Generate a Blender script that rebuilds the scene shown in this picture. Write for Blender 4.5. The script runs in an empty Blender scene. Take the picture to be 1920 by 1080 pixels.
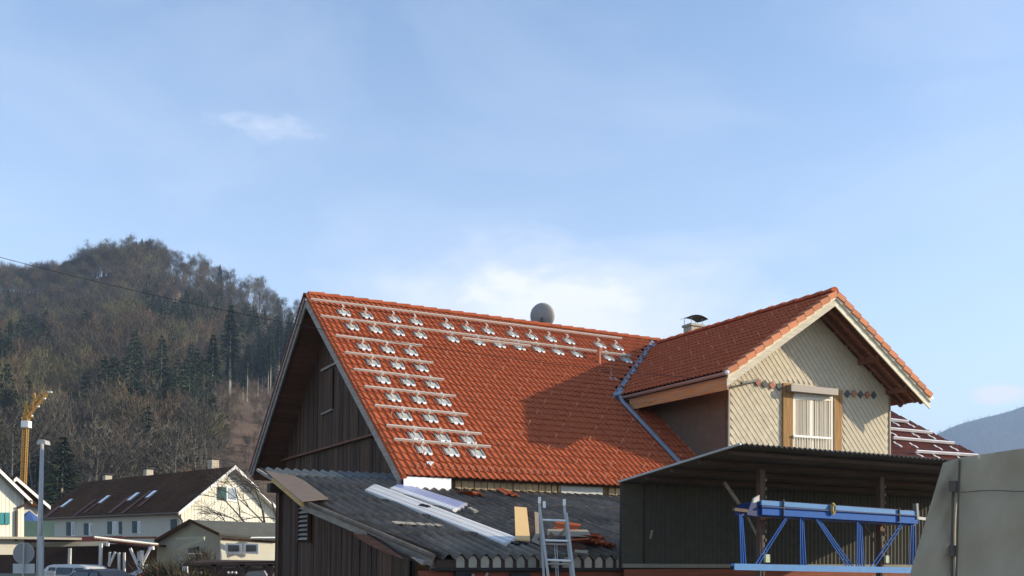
import bpy, math, random
import numpy as np
from mathutils import Matrix, Vector
random.seed(7); rng=np.random.default_rng(7)
S=bpy.context.scene; COL=S.collection
R_=math.radians
# ------------------------------------------------------------------ camera
f,th,cy,roll=1850.,.0316,972.4,.0108
EYE=np.array([0,0,1.6])
_r=np.array([1,0,0.]);FW=np.array([0,math.cos(th),math.sin(th)]);_u=np.array([0,-math.sin(th),math.cos(th)])
RT=_r*math.cos(roll)+_u*math.sin(roll);UP=-_r*math.sin(roll)+_u*math.cos(roll)
cd=bpy.data.cameras.new('camera');cam=bpy.data.objects.new('camera',cd);COL.objects.link(cam)
cd.sensor_width=36;cd.lens=f/1920*36;cd.shift_y=(cy-540)/1920;cd.clip_start=.1;cd.clip_end=20000
m=Matrix(((RT[0],UP[0],-FW[0],EYE[0]),(RT[1],UP[1],-FW[1],EYE[1]),(RT[2],UP[2],-FW[2],EYE[2]),(0,0,0,1)))
cam.matrix_world=m;S.camera=cam
# ------------------------------------------------------------------ sky, sun, exposure
SUN=np.array([.935,-.02,.348]);SUN/=np.linalg.norm(SUN)
w=bpy.data.worlds.new('World');S.world=w;w.use_nodes=True
nt=w.node_tree;nt.nodes.clear()
def N(nt,t,**k):
    n=nt.nodes.new(t)
    for a,b in k.items(): setattr(n,a,b)
    return n
sky=N(nt,'ShaderNodeTexSky',sky_type='NISHITA',sun_disc=False,sun_elevation=math.asin(SUN[2]),sun_rotation=math.atan2(SUN[0],SUN[1]),altitude=450,air_density=1.0,dust_density=.6,ozone_density=1.6)
bg=N(nt,'ShaderNodeBackground');bg.inputs['Strength'].default_value=.15
out=N(nt,'ShaderNodeOutputWorld')
tc=N(nt,'ShaderNodeTexCoord')
def Mth(nt,op,a,b=None,c=None,clamp=False):
    n=N(nt,'ShaderNodeMath',operation=op);n.use_clamp=clamp
    for i,x in enumerate((a,b,c)):
        if x is None: continue
        if isinstance(x,(int,float)): n.inputs[i].default_value=x
        else: nt.links.new(x,n.inputs[i])
    return n.outputs[0]
def Noise(nt,vec,scale,detail=4,rough=.55,dist=0):
    n=N(nt,'ShaderNodeTexNoise');n.inputs['Scale'].default_value=scale;n.inputs['Detail'].default_value=detail
    n.inputs['Roughness'].default_value=rough;n.inputs['Distortion'].default_value=dist
    if vec is not None: nt.links.new(vec,n.inputs['Vector'])
    return n.outputs['Fac']
def ray(x,y): return RT*(x-960)/f+UP*(cy-y)/f+FW
def unit(a): return np.asarray(a,float)/np.linalg.norm(a)
D0=tc.outputs['Generated']
# direction -> (azimuth-like, elevation-like) coordinates
sp=N(nt,'ShaderNodeSeparateXYZ');nt.links.new(D0,sp.inputs[0])
az=Mth(nt,'ARCTAN2',sp.outputs[0],sp.outputs[1]);el=Mth(nt,'ARCSINE',sp.outputs[2])
cb=N(nt,'ShaderNodeCombineXYZ');nt.links.new(az,cb.inputs[0]);nt.links.new(Mth(nt,'MULTIPLY',el,2.2),cb.inputs[1])
AE=cb.outputs[0]
def blob(px,py,rx,ry,soft,nscale,namp):
    d=unit(ray(px,py));a0=math.atan2(d[0],d[1]);e0=math.asin(d[2])
    dx=Mth(nt,'DIVIDE',Mth(nt,'SUBTRACT',az,a0),rx/f);dy=Mth(nt,'DIVIDE',Mth(nt,'SUBTRACT',el,e0),ry/f)
    r=Mth(nt,'SQRT',Mth(nt,'ADD',Mth(nt,'MULTIPLY',dx,dx),Mth(nt,'MULTIPLY',dy,dy)))
    nn=Mth(nt,'MULTIPLY',Mth(nt,'SUBTRACT',Noise(nt,AE,nscale,6,.6),.5),namp)
    return Mth(nt,'DIVIDE',Mth(nt,'SUBTRACT',1.0,Mth(nt,'ADD',r,nn)),soft,clamp=True)
cl=blob(1060,605,480,165,1.0,8,1.3)
cl2=blob(1030,560,250,75,.7,14,1.5)
c3=blob(1872,740,55,20,.6,40,.8)
c4=blob(500,238,110,26,1.5,38,2.6)
c5=blob(1300,470,260,40,1.6,14,1.6)
thin=Mth(nt,'MULTIPLY',Mth(nt,'SUBTRACT',Noise(nt,AE,3.0,7,.55,.5),.45,clamp=True),1.3,clamp=True)
hz=Mth(nt,'POWER',Mth(nt,'SUBTRACT',1.0,Mth(nt,'DIVIDE',el,.75),clamp=True),2.2)
mask=Mth(nt,'MAXIMUM',Mth(nt,'MULTIPLY',cl,.78),Mth(nt,'MULTIPLY',c3,.9))
mask=Mth(nt,'MAXIMUM',mask,Mth(nt,'MULTIPLY',cl2,.8));mask=Mth(nt,'MAXIMUM',mask,Mth(nt,'MULTIPLY',c4,.4));mask=Mth(nt,'MAXIMUM',mask,Mth(nt,'MULTIPLY',c5,.35))
mask=Mth(nt,'ADD',mask,Mth(nt,'MULTIPLY',Mth(nt,'ADD',thin,Mth(nt,'MULTIPLY',hz,1.2)),.45),clamp=True)
gam=N(nt,'ShaderNodeMix',data_type='RGBA',blend_type='MULTIPLY');gam.inputs['Factor'].default_value=1
nt.links.new(sky.outputs[0],gam.inputs[6]);gam.inputs[7].default_value=(1.02,1.08,1.12,1)
mx=N(nt,'ShaderNodeMix',data_type='RGBA');nt.links.new(mask,mx.inputs['Factor']);nt.links.new(gam.outputs[2],mx.inputs[6]);mx.inputs[7].default_value=(4.75,4.85,5.35,1)
nt.links.new(mx.outputs[2],bg.inputs['Color']);nt.links.new(bg.outputs[0],out.inputs['Surface'])
sl=bpy.data.lights.new('sun','SUN');sl.energy=4.8;sl.angle=R_(.53);sl.color=(1,.87,.66)
so=bpy.data.objects.new('sun',sl);COL.objects.link(so);so.rotation_euler=Vector(SUN).to_track_quat('Z','Y').to_euler();so.location=(60,-10,60)
vs=S.view_settings;vs.view_transform='Standard';vs.look='None';vs.gamma=1;vs.use_curve_mapping=False;vs.exposure=0.72
S.render.engine='CYCLES'
S.cycles.volume_bounces=0;S.cycles.max_bounces=6;S.cycles.transparent_max_bounces=8
# ------------------------------------------------------------------ frames and pixel geometry
GZ=-.85
al,be=1.0822,.637
u=np.array([math.sin(al),math.cos(al),0]);v=np.array([-math.cos(al),math.sin(al),0]);Z=np.array([0,0,1.])
A=EYE+ray(583,554)*30
nF=-v*math.sin(be)+Z*math.cos(be);nB=v*math.sin(be)+Z*math.cos(be)
TB=math.tan(be)
def hit(x,y,p,n):
    r=ray(x,y);return EYE+r*((np.asarray(p)-EYE)@n/(r@n))
def W(s,t,z): a=A+u*s+v*t;a[2]=z;return a
def st(p): d=p-A;return (d@u,d@v,p[2])
def onF(x,y,h=0): return hit(x,y,A+nF*h,nF)
def onT(x,y,t): return hit(x,y,A+v*t,v)
def onS(x,y,s): return hit(x,y,A+u*s,u)
def at(x,y,D): r=ray(x,y);return EYE+r*D/r[1]
def proj(p):
    d=np.asarray(p,float)-EYE;z=d@FW;return (960+f*(d@RT)/z, cy-f*(d@UP)/z)
# ------------------------------------------------------------------ mesh builder
class MB:
    def __init__(s): s.v=[];s.f=[]
    def add(s,vs,fs):
        o=len(s.v);s.v+= [tuple(map(float,a)) for a in vs];s.f+=[tuple(o+i for i in q) for q in fs];return s
    def obox(s,p,a,b,c):
        p,a,b,c=map(lambda q:np.asarray(q,float),(p,a,b,c))
        V=[p,p+a,p+a+b,p+b,p+c,p+a+c,p+a+b+c,p+b+c]
        F=[(0,3,2,1),(4,5,6,7),(0,1,5,4),(1,2,6,5),(2,3,7,6),(3,0,4,7)]
        if np.dot(np.cross(a,b),c)<0: F=[q[::-1] for q in F]
        return s.add(V,F)
    def beam(s,p,q,w,h,up=(0,0,1),off=(0,0)):
        p=np.asarray(p,float);q=np.asarray(q,float);d=unit(q-p);up=np.asarray(up,float)
        x=unit(np.cross(d,up));y=np.cross(x,d)
        o=p-x*w/2-y*h/2+x*off[0]+y*off[1]
        return s.obox(o,x*w,y*h,q-p)
    def prism(s,pts,ext):
        pts=[np.asarray(a,float) for a in pts];n=len(pts);ext=np.asarray(ext,float)
        V=pts+[a+ext for a in pts]
        F=[tuple(range(n))[::-1],tuple(range(n,2*n))]+[(i,(i+1)%n,n+(i+1)%n,n+i) for i in range(n)]
        nr=sum((np.cross(pts[i]-pts[0],pts[(i+1)%n]-pts[0]) for i in range(1,n)),np.zeros(3))
        if nr@ext<0: F=[q[::-1] for q in F]
        return s.add(V,F)
    def tube(s,pts,r,n=6,cap=True):
        pts=[np.asarray(a,float) for a in pts];rs=r if hasattr(r,'__len__') else [r]*len(pts)
        V=[];k=len(pts)
        for i,p in enumerate(pts):
            d=unit(pts[min(i+1,k-1)]-pts[max(i-1,0)]+1e-9);a=np.array([0,0,1.]) if abs(d[2])<.9 else np.array([1.,0,0])
            x=unit(np.cross(d,a));y=np.cross(d,x)
            for j in range(n):
                t=2*math.pi*j/n;V.append(p+(x*math.cos(t)+y*math.sin(t))*rs[i])
        F=[(i*n+j,i*n+(j+1)%n,(i+1)*n+(j+1)%n,(i+1)*n+j) for i in range(k-1) for j in range(n)]
        if cap: F+=[tuple(range(n))[::-1],tuple(range((k-1)*n,k*n))]
        return s.add(V,F)
    def grid(s,P):  # P[i][j] points
        a,b=len(P),len(P[0]);V=[p for r in P for p in r]
        return s.add(V,[(i*b+j,i*b+j+1,(i+1)*b+j+1,(i+1)*b+j) for i in range(a-1) for j in range(b-1)])
    def sphere(s,c,r,n=8,m=5,sc=(1,1,1)):
        P=[[np.asarray(c)+np.array([math.cos(2*math.pi*j/n)*math.sin(math.pi*i/m)*sc[0],math.sin(2*math.pi*j/n)*math.sin(math.pi*i/m)*sc[1],math.cos(math.pi*i/m)*sc[2]])*r for j in range(n+1)] for i in range(m+1)]
        return s.grid(P)
WM={}
def mesh(name,V,F,mat,smooth=False):
    me=bpy.data.meshes.new(name);me.from_pydata([tuple(a) for a in V],[],F);me.materials.append(mat)
    if smooth: me.polygons.foreach_set('use_smooth',[True]*len(me.polygons))
    me.update();return me
def meta(o,label=None,cat=None,group=None,kind=None):
    if label:o['label']=label
    if cat:o['category']=cat
    if group:o['group']=group
    if kind:o['kind']=kind
    return o
def thing(name,label,cat,loc,rz=0,group=None):
    o=bpy.data.objects.new(name,None);COL.objects.link(o);o.empty_display_size=.3
    o.location=tuple(map(float,loc));o.rotation_euler=(0,0,rz);meta(o,label,cat,group)
    WM[o]=(np.asarray(loc,float),rz);return o
def toloc(o,P):
    P=np.asarray(P,float)
    if o is None: return P
    L,rz=WM[o];c,s_=math.cos(rz),math.sin(rz);d=P-L
    return np.stack([d[...,0]*c+d[...,1]*s_,-d[...,0]*s_+d[...,1]*c,d[...,2]],-1)
def build(name,mb,mat,parent=None,label=None,cat=None,group=None,kind=None,smooth=False,org=None):
    V=np.array(mb.v)
    if parent is None:
        L=np.array([V[:,0].mean(),V[:,1].mean(),V[:,2].min()]) if org is None else np.asarray(org,float)
        if kind=='structure': L=np.zeros(3)
        V=V-L;me=mesh(name,V,mb.f,mat,smooth);o=bpy.data.objects.new(name,me);o.location=tuple(L);WM[o]=(L,0.)
    else:
        V=toloc(parent,V);L=V.mean(0);me=mesh(name,V-L,mb.f,mat,smooth);o=bpy.data.objects.new(name,me);o.parent=parent;o.location=tuple(L)
        Lw,rz=WM[parent];c,s_=math.cos(rz),math.sin(rz)
        WM[o]=(Lw+np.array([L[0]*c-L[1]*s_,L[0]*s_+L[1]*c,L[2]]),rz)
    COL.objects.link(o);return meta(o,label,cat,group,kind)
def inst(name,me,parent,M,label=None):   # shared mesh, world matrix M (4x4 numpy)
    o=bpy.data.objects.new(name,me);COL.objects.link(o)
    if parent is not None:
        o.parent=parent;L,rz=WM[parent]
        P=Matrix.Translation(Vector(L))@Matrix.Rotation(rz,4,'Z');Ml=P.inverted()@Matrix(M.tolist())
        o.matrix_basis=Ml
    else: o.matrix_basis=Matrix(M.tolist())
    if label:o['label']=label
    WM[o]=(M[:3,3].copy(),0);return o
def mat4(x,y,z,o):
    M=np.eye(4);M[:3,0]=x;M[:3,1]=y;M[:3,2]=z;M[:3,3]=o;return M
RZB=math.atan2(u[1],u[0])
# ------------------------------------------------------------------ materials
def mat(name,col,rough=.8,metal=0,var=.15,vscale=3.,col2=None,c2scale=1.2,c2amt=.5,bump=.0,bscale=30.,objvar=0.,spec=.3,grain=None,gs=(1,1,1),c3=None,c3scale=6,c3thr=.6,trans=0):
    m=bpy.data.materials.new(name);m.use_nodes=True;t=m.node_tree;b=t.nodes['Principled BSDF']
    b.inputs['Roughness'].default_value=rough;b.inputs['Metallic'].default_value=metal;b.inputs['Specular IOR Level'].default_value=spec
    g=N(t,'ShaderNodeNewGeometry');P=g.outputs['Position']
    if grain is not None:
        a=[unit(q) for q in grain];c=N(t,'ShaderNodeCombineXYZ')
        for i in range(3):
            d=N(t,'ShaderNodeVectorMath',operation='DOT_PRODUCT');t.links.new(P,d.inputs[0]);d.inputs[1].default_value=tuple(a[i])
            t.links.new(Mth(t,'MULTIPLY',d.outputs['Value'],gs[i]),c.inputs[i])
        P=c.outputs[0]
    def rgb(c): return (c[0],c[1],c[2],1)
    cur=None
    def mix(fac,A_,B_,bt='MIX'):
        n=N(t,'ShaderNodeMix',data_type='RGBA',blend_type=bt)
        for s_,x in ((0,fac),(6,A_),(7,B_)):
            if isinstance(x,(int,float)): n.inputs[s_].default_value=x
            elif isinstance(x,tuple): n.inputs[s_].default_value=x
            else: t.links.new(x,n.inputs[s_])
        return n.outputs[2]
    cur=rgb(col)
    if col2 is not None:
        fct=Mth(t,'MULTIPLY',Mth(t,'MULTIPLY',Mth(t,'SUBTRACT',Noise(t,P,c2scale,5,.6),.38),4.,clamp=True),c2amt)
        cur=mix(fct,cur,rgb(col2))
    if c3 is not None:
        fct=Mth(t,'MULTIPLY',Mth(t,'SUBTRACT',Noise(t,P,c3scale,6,.65),c3thr),9.,clamp=True)
        cur=mix(fct,cur,rgb(c3))
    nz=Noise(t,P,vscale,6,.65)
    k=Mth(t,'ADD',Mth(t,'MULTIPLY',Mth(t,'SUBTRACT',nz,.5),var*4),1.0)
    if objvar:
        oi=N(t,'ShaderNodeObjectInfo');k=Mth(t,'MULTIPLY',k,Mth(t,'ADD',Mth(t,'MULTIPLY',Mth(t,'SUBTRACT',oi.outputs['Random'],.5),objvar*2),1.0))
    k=Mth(t,'MAXIMUM',k,.15)
    cc=N(t,'ShaderNodeCombineColor');
    for i in range(3): t.links.new(k,cc.inputs[i])
    cur=mix(1.0,cur,cc.outputs[0],'MULTIPLY')
    t.links.new(cur,b.inputs['Base Color'])
    if bump:
        bn=N(t,'ShaderNodeBump');bn.inputs['Strength'].default_value=bump;bn.inputs['Distance'].default_value=.02
        t.links.new(Noise(t,P,bscale,4,.6),bn.inputs['Height']);t.links.new(bn.outputs[0],b.inputs['Normal'])
    return m
UG=(u,v,Z)
def wood(name,col,col2,axis='z',**k):
    d=dict(z=((1,0,0),(0,1,0),(0,0,1)),u=(v,Z,u),v=(u,Z,v))[axis]
    return mat(name,col,.85,col2=col2,c2scale=1.2,c2amt=k.pop('amt',.7),grain=d,gs=(14,14,.9),vscale=1.4,var=k.pop('var',.22),bump=.4,bscale=2.5,objvar=k.pop('objvar',.2),**k)
M={}
M['tile']=mat('terracotta_tile',(.38,.096,.040),.88,spec=.1,col2=(.40,.10,.04),c2scale=.9,c2amt=.7,vscale=7,var=.2,objvar=.0,c3=(.20,.10,.065),c3scale=4,c3thr=.62,bump=.15,bscale=60)
M['tile2']=mat('terracotta_tile_single',(.38,.096,.040),.88,spec=.1,col2=(.40,.10,.04),c2scale=.9,c2amt=.7,vscale=7,var=.2,objvar=.15,c3=(.20,.10,.065),c3scale=4,c3thr=.62,bump=.15,bscale=60)
M['tile_dark']=mat('dark_red_tile',(.22,.06,.036),.8,col2=(.10,.035,.03),c2scale=1.5,c2amt=.8,vscale=8,var=.2,c3=(.22,.2,.17),c3scale=6,c3thr=.68)  # deeper red than the orange roof tiles
M['verge']=mat('verge_tile_clay',(.55,.21,.10),.8,col2=(.48,.17,.08),vscale=6,var=.1,objvar=.14,bump=.1)
M['deck']=mat('roof_deck',(.05,.035,.03),.9)
M['alu']=mat('mill_aluminium',(.66,.62,.56),.42,metal=.25,var=.06,objvar=.05,spec=.5)
M['alu_w']=mat('bright_aluminium',(.80,.80,.79),.4,metal=.15,var=.05,spec=.5)
M['plate']=mat('galvanised_plate',(.44,.44,.40),.6,metal=.2,var=.12,vscale=9,objvar=.12,spec=.5)
M['zinc']=mat('zinc_flashing',(.25,.30,.36),.5,metal=.4,var=.15,vscale=5,col2=(.18,.20,.23),spec=.5)
M['gutter']=mat('gutter_sheet',(.40,.30,.26),.5,metal=.2,var=.12,vscale=4)
M['plank']=wood('barn_plank_dark',(.052,.025,.013),(.10,.058,.034),'z',objvar=.45,var=.35,c3=(.11,.08,.06),c3scale=2.2,c3thr=.66)
M['soffit']=wood('soffit_board',(.17,.075,.04),(.11,.05,.03),'u',objvar=.2)
M['greyboard']=wood('weathered_board',(.32,.28,.24),(.20,.17,.14),'v')
M['dfascia']=wood('pale_fascia',(.74,.66,.50),(.50,.46,.40),'u',amt=.5,var=.14,c3=(.28,.25,.20),c3scale=2.5,c3thr=.66)
M['dfascia_r']=wood('cream_fascia',(.80,.74,.58),(.74,.66,.50),'u',amt=.4,var=.06,c3=(.36,.28,.2),c3scale=3,c3thr=.72)
M['orangewood']=wood('stained_orange_wood',(.62,.24,.06),(.42,.30,.20),'v',amt=.8,var=.25,c3=(.16,.08,.04),c3scale=1.8,c3thr=.6)
M['trim']=wood('window_trim_wood',(.42,.24,.09),(.26,.14,.06),'z',amt=.8,var=.22)
M['darkwood']=wood('dark_timber',(.055,.035,.028),(.09,.055,.04),'u')
M['soffd']=wood('dormer_soffit_timber',(.20,.085,.05),(.12,.055,.035),'v')
M['shingle']=mat('fibre_cement_shingle',(.56,.485,.36),.85,col2=(.46,.405,.31),c2scale=1.0,vscale=6,var=.10,objvar=.09,c3=(.38,.34,.26),c3scale=1.6,c3thr=.68)
M['shin_r']=mat('red_shingle',(.40,.16,.10),.8,objvar=.1);M['shin_g']=mat('grey_shingle',(.10,.105,.10),.8,objvar=.1)
M['cheek']=mat('rough_brown_render',(.15,.105,.075),.95,var=.16,vscale=5,bump=.5,bscale=25)
M['white']=mat('white_paint',(.80,.80,.78),.6,var=.05)
M['frame']=mat('window_frame_cream',(.72,.68,.58),.6,var=.05)
M['curtain']=mat('curtain_cloth',(.66,.60,.50),.9,grain=UG,gs=(14,1,.6),var=.12,vscale=2.5,col2=(.55,.48,.38))
M['glass']=mat('window_glass',(.03,.035,.04),.08,spec=.6,var=.02)
M['box']=mat('roller_box_grey',(.22,.18,.155),.5,var=.05,spec=.5)
M['dark']=mat('dark_void',(.012,.011,.01),.9)
M['eternit']=mat('fibre_cement_corrugated',(.19,.152,.115),.92,col2=(.09,.072,.054),c2scale=1.4,c2amt=.8,vscale=9,var=.26,objvar=.22,c3=(.26,.235,.20),c3scale=3.5,c3thr=.62,bump=.4,bscale=40)
M['eternit_l']=mat('lichen_pale_sheet',(.27,.245,.19),.92,col2=(.22,.22,.20),c2scale=2.,vscale=8,var=.2,bump=.3)
M['eternit_f']=mat('flat_grey_sheet',(.16,.155,.15),.9,col2=(.11,.105,.10),c2scale=1.5,vscale=5,var=.15)
M['brown_sheet']=mat('brown_cover_sheet',(.15,.115,.09),.85,col2=(.16,.12,.10),vscale=3,var=.15)
M['orange_edge']=wood('fresh_wood_edge',(.52,.33,.13),(.40,.25,.10),'v')
M['filler']=mat('pale_eave_filler',(.33,.30,.24),.9,var=.2,vscale=9,objvar=.2,c3=(.1,.1,.09),c3scale=9,c3thr=.62)
M['beige']=mat('beige_eave_block',(.44,.33,.20),.9,col2=(.30,.22,.12),c2scale=4,vscale=9,var=.18,objvar=.16)
M['plastic_w']=mat('white_sheet_panel',(.85,.86,.88),.5,var=.02)
M['zsheet']=mat('galvanised_panel',(.42,.43,.42),.6,metal=.2,var=.12,vscale=6,col2=(.34,.35,.33))
M['lav']=mat('lavender_film_profile',(.50,.52,.68),.3,metal=.3,var=.08,grain=UG,gs=(10,1,1),vscale=2)
M['chip']=mat('new_pine_board',(.72,.47,.20),.8,var=.05,vscale=10)
M['card']=mat('cardboard',(.30,.235,.165),.9,var=.08)
M['card_d']=mat('cardboard_inner',(.14,.075,.055),.9,var=.1)
M['black']=mat('black_plastic',(.015,.015,.016),.6)
M['redwall']=wood('red_brown_boards',(.22,.065,.035),(.15,.05,.03),'u')
M['shed']=mat('dark_corrugated_wall',(.055,.050,.038),.8,col2=(.055,.055,.048),c2scale=1.4,c2amt=.8,vscale=7,var=.22,objvar=.12,c3=(.12,.075,.05),c3scale=2.,c3thr=.68)
M['shedroof']=mat('shed_corrugated_roof',(.10,.095,.09),.85,vscale=6,var=.2,objvar=.15)
M['shedlight']=mat('grey_green_board',(.20,.20,.165),.8,var=.1)
M['steel']=mat('rusty_steel_post',(.10,.075,.06),.7,metal=.2,col2=(.16,.08,.05),c2scale=4,var=.2)
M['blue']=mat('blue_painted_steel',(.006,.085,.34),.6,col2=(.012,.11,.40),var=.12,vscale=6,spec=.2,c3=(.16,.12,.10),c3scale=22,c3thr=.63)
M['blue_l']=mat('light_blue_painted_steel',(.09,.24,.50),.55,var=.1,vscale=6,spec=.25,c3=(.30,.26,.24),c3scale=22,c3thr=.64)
M['blue_d']=mat('navy_steel',(.015,.03,.12),.5,var=.1)
M['rope']=mat('yellow_rope',(.45,.36,.15),.9)
M['lime']=mat('pale_green_block',(.50,.56,.38),.8)
M['tarp']=mat('grey_green_tarpaulin',(.37,.32,.235),.8,col2=(.31,.275,.205),c2scale=.8,c2amt=.7,vscale=2.5,var=.07,bump=.6,bscale=5,c3=(.38,.30,.20),c3scale=.9,c3thr=.64)
M['strap']=mat('tarp_strap',(.10,.085,.07),.8)
M['cable']=mat('black_cable',(.02,.02,.022),.6)
M['dish']=mat('dish_grey',(.30,.295,.28),.6,var=.05)
M['concrete']=mat('chimney_render',(.42,.37,.29),.9,var=.15,vscale=6,bump=.3)
M['capmetal']=mat('dark_cap_metal',(.05,.05,.055),.5,metal=.4)
M['clay']=mat('clay_pipe',(.45,.16,.09),.7,var=.1)
# background
M['broof']=mat('dark_brown_roof',(.070,.036,.018),.95,spec=.05,vscale=3,var=.3,col2=(.11,.055,.028),c2scale=.35,c2amt=.7)
M['broof_s']=mat('streaked_roof_tile',(.15,.06,.045),.85,var=.2)
M['siding']=mat('cream_vertical_siding',(.72,.69,.58),.8,objvar=.05,var=.05,vscale=3)
M['render_w']=mat('grey_white_render',(.50,.47,.40),.9,var=.06)
M['bwhite']=mat('white_bargeboard',(.80,.79,.75),.7,var=.04)
M['teal']=mat('teal_shutter',(.04,.22,.24),.7,var=.08)
M['teal_d']=mat('faded_dark_teal_shutter',(.035,.085,.08),.8,var=.15)
M['shutter']=mat('dark_green_shutter',(.05,.09,.09),.7,var=.1)
M['pglass']=mat('pale_reflecting_glass',(.25,.30,.36),.15,spec=.8)
M['skyl']=mat('skylight_pane',(.80,.82,.82),.15,spec=.9)  # near-white base: the sky's reflection is put into the pane colour
M['greenhouse']=mat('pale_green_render',(.36,.35,.25),.9,var=.12,vscale=1.5)
M['aroof']=mat('grey_corrugated_roof',(.10,.10,.085),.9,var=.18,vscale=2)
M['pipe']=mat('brown_downpipe',(.10,.07,.055),.5)
M['bglass']=mat('balcony_glass',(.05,.09,.085),.15,spec=.6)
M['ublue']=mat('blue_parasol',(.05,.10,.26),.8)
M['post']=mat('white_post',(.62,.60,.55),.7,var=.12,vscale=4)
M['beamb']=mat('beige_beam',(.33,.31,.25),.8,var=.1)
M['redstrip']=mat('maroon_roof_strip',(.12,.035,.03),.7,var=.15)
M['galv']=mat('galvanised_lamp_post',(.44,.42,.39),.5,metal=.3,var=.08)
M['signback']=mat('sign_back_grey',(.27,.27,.26),.6,var=.05)
M['signplate']=mat('sign_plate_grey',(.50,.50,.48),.6,var=.05)
M['crane']=mat('crane_yellow',(.42,.23,.045),.6,var=.1)
M['silver']=mat('silver_car_paint',(.50,.50,.49),.45,metal=.1,spec=.6,var=.02)
M['carblack']=mat('dark_car_paint',(.02,.022,.03),.45,spec=.35,var=.02)
M['carred']=mat('red_car_paint',(.35,.03,.02),.3,spec=.6,var=.02)
M['tyre']=mat('tyre_rubber',(.02,.02,.02),.9)
M['tail']=mat('tail_light_red',(.55,.04,.02),.3)
M['bark']=mat('grey_bark',(.13,.115,.10),.9,var=.2,vscale=2)
M['bark_d']=mat('dark_bark',(.06,.05,.045),.9,var=.2,vscale=4)
M['bark_p']=mat('pale_bark',(.36,.33,.29),.9,var=.25,vscale=.6)
M['twig_a']=mat('bare_twigs_grey_brown',(.080,.070,.055),.95,objvar=.3,var=.28,vscale=.02)
M['twig_b']=mat('bare_twigs_red_brown',(.115,.08,.052),.95,objvar=.3,var=.28,vscale=.02)
M['twig_c']=mat('budding_twigs_olive',(.09,.085,.042),.95,objvar=.3,var=.28,vscale=.02)
M['conif']=mat('conifer_needles',(.022,.034,.018),.95,objvar=.3,var=.3,vscale=.03)
M['litter']=mat('leaf_litter_ground',(.13,.082,.052),.95,col2=(.09,.08,.05),c2scale=.02,var=.25,vscale=.05)
M['grass']=mat('grass_gravel_ground',(.19,.16,.11),.95,col2=(.15,.14,.08),c2scale=.05,var=.2,vscale=.4)  # ground tone raised to add warm bounce light on vertical and down-facing surfaces
M['twig_d']=mat('dark_shrub_twigs',(.07,.06,.035),.95,var=.2,vscale=3)
M['mount']=mat('far_mountain_forest',(.07,.075,.06),.95,var=.3,vscale=.006,col2=(.10,.09,.07),c2scale=.004)
# ------------------------------------------------------------------ ground and hills
mb=MB();mb.grid([[(x,y,GZ) for x in np.linspace(-3500,4500,9)] for y in np.linspace(-600,5200,8)]);build('ground',mb,M['grass'],kind='structure')
CR=[(-1400,640),(-900,560),(-400,545),(-100,560),(0,558),(90,556),(130,542),(170,526),(230,512),(275,514),(300,528),(345,540),(400,553),(430,572),(480,585),(520,604),(560,622),(620,655),(700,700),(800,760),(900,830),(1000,900),(1150,980),(1400,1015),(2500,1020)]
cx=[ (a-960)/f for a,b in CR];cz=[1.6+(1031-b)/f*480 for a,b in CR]
def hillz(x,y):
    a=x/np.maximum(y,1.);zc=np.interp(a,cx,cz);q=np.clip((y-135)/345,0,2)
    up=np.where(q<1,np.clip(q,0,1)**1.05*(1-.10*np.sin(np.pi*np.clip(q,0,1))),1-np.clip(q-1,0,1)**1.4*.9)
    z=GZ+.0+(zc-GZ)*up+ 3.5*np.sin(x*.035+y*.02)*np.sin(y*.03)*np.clip(q,0,1)*np.clip((1.1-q)*2,0,1)
    return np.maximum(z,GZ-.4)
aa=np.linspace(-1.35,.3,110);yy=np.linspace(130,860,80)
mb=MB();mb.grid([[(a*y,y,float(hillz(a*y,y))) for a in aa] for y in yy]);build('wooded_hill',mb,M['litter'],kind='structure',smooth=True)
# far mountain, to the right
MC=[(1560,985),(1640,900),(1700,845),(1752,808),(1790,792),(1830,779),(1860,768),(1895,757),(1925,746),(2050,735),(2300,730),(2700,760),(3400,800),(4200,960)]
mx_=[(a-960)/f for a,b in MC];mz_=[1.6+(1031-b)/f*3000 for a,b in MC]
def mtz(a,y):
    zc=np.interp(a,mx_,mz_);q=np.clip((y-2000)/1000,0,1.6)
    up=np.where(q<1,q**1.1,1-(q-1)*1.2)
    return GZ-.3+(zc-GZ)*np.clip(up,0,1)*(1+.012*np.sin(a*60+y*.004))
mb=MB();mb.grid([[(a*y,y,float(mtz(a,y))) for a in np.linspace(.3,1.8,160)] for y in np.linspace(2000,3500,40)]);build('far_mountain',mb,M['mount'],kind='structure',smooth=True)
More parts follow.
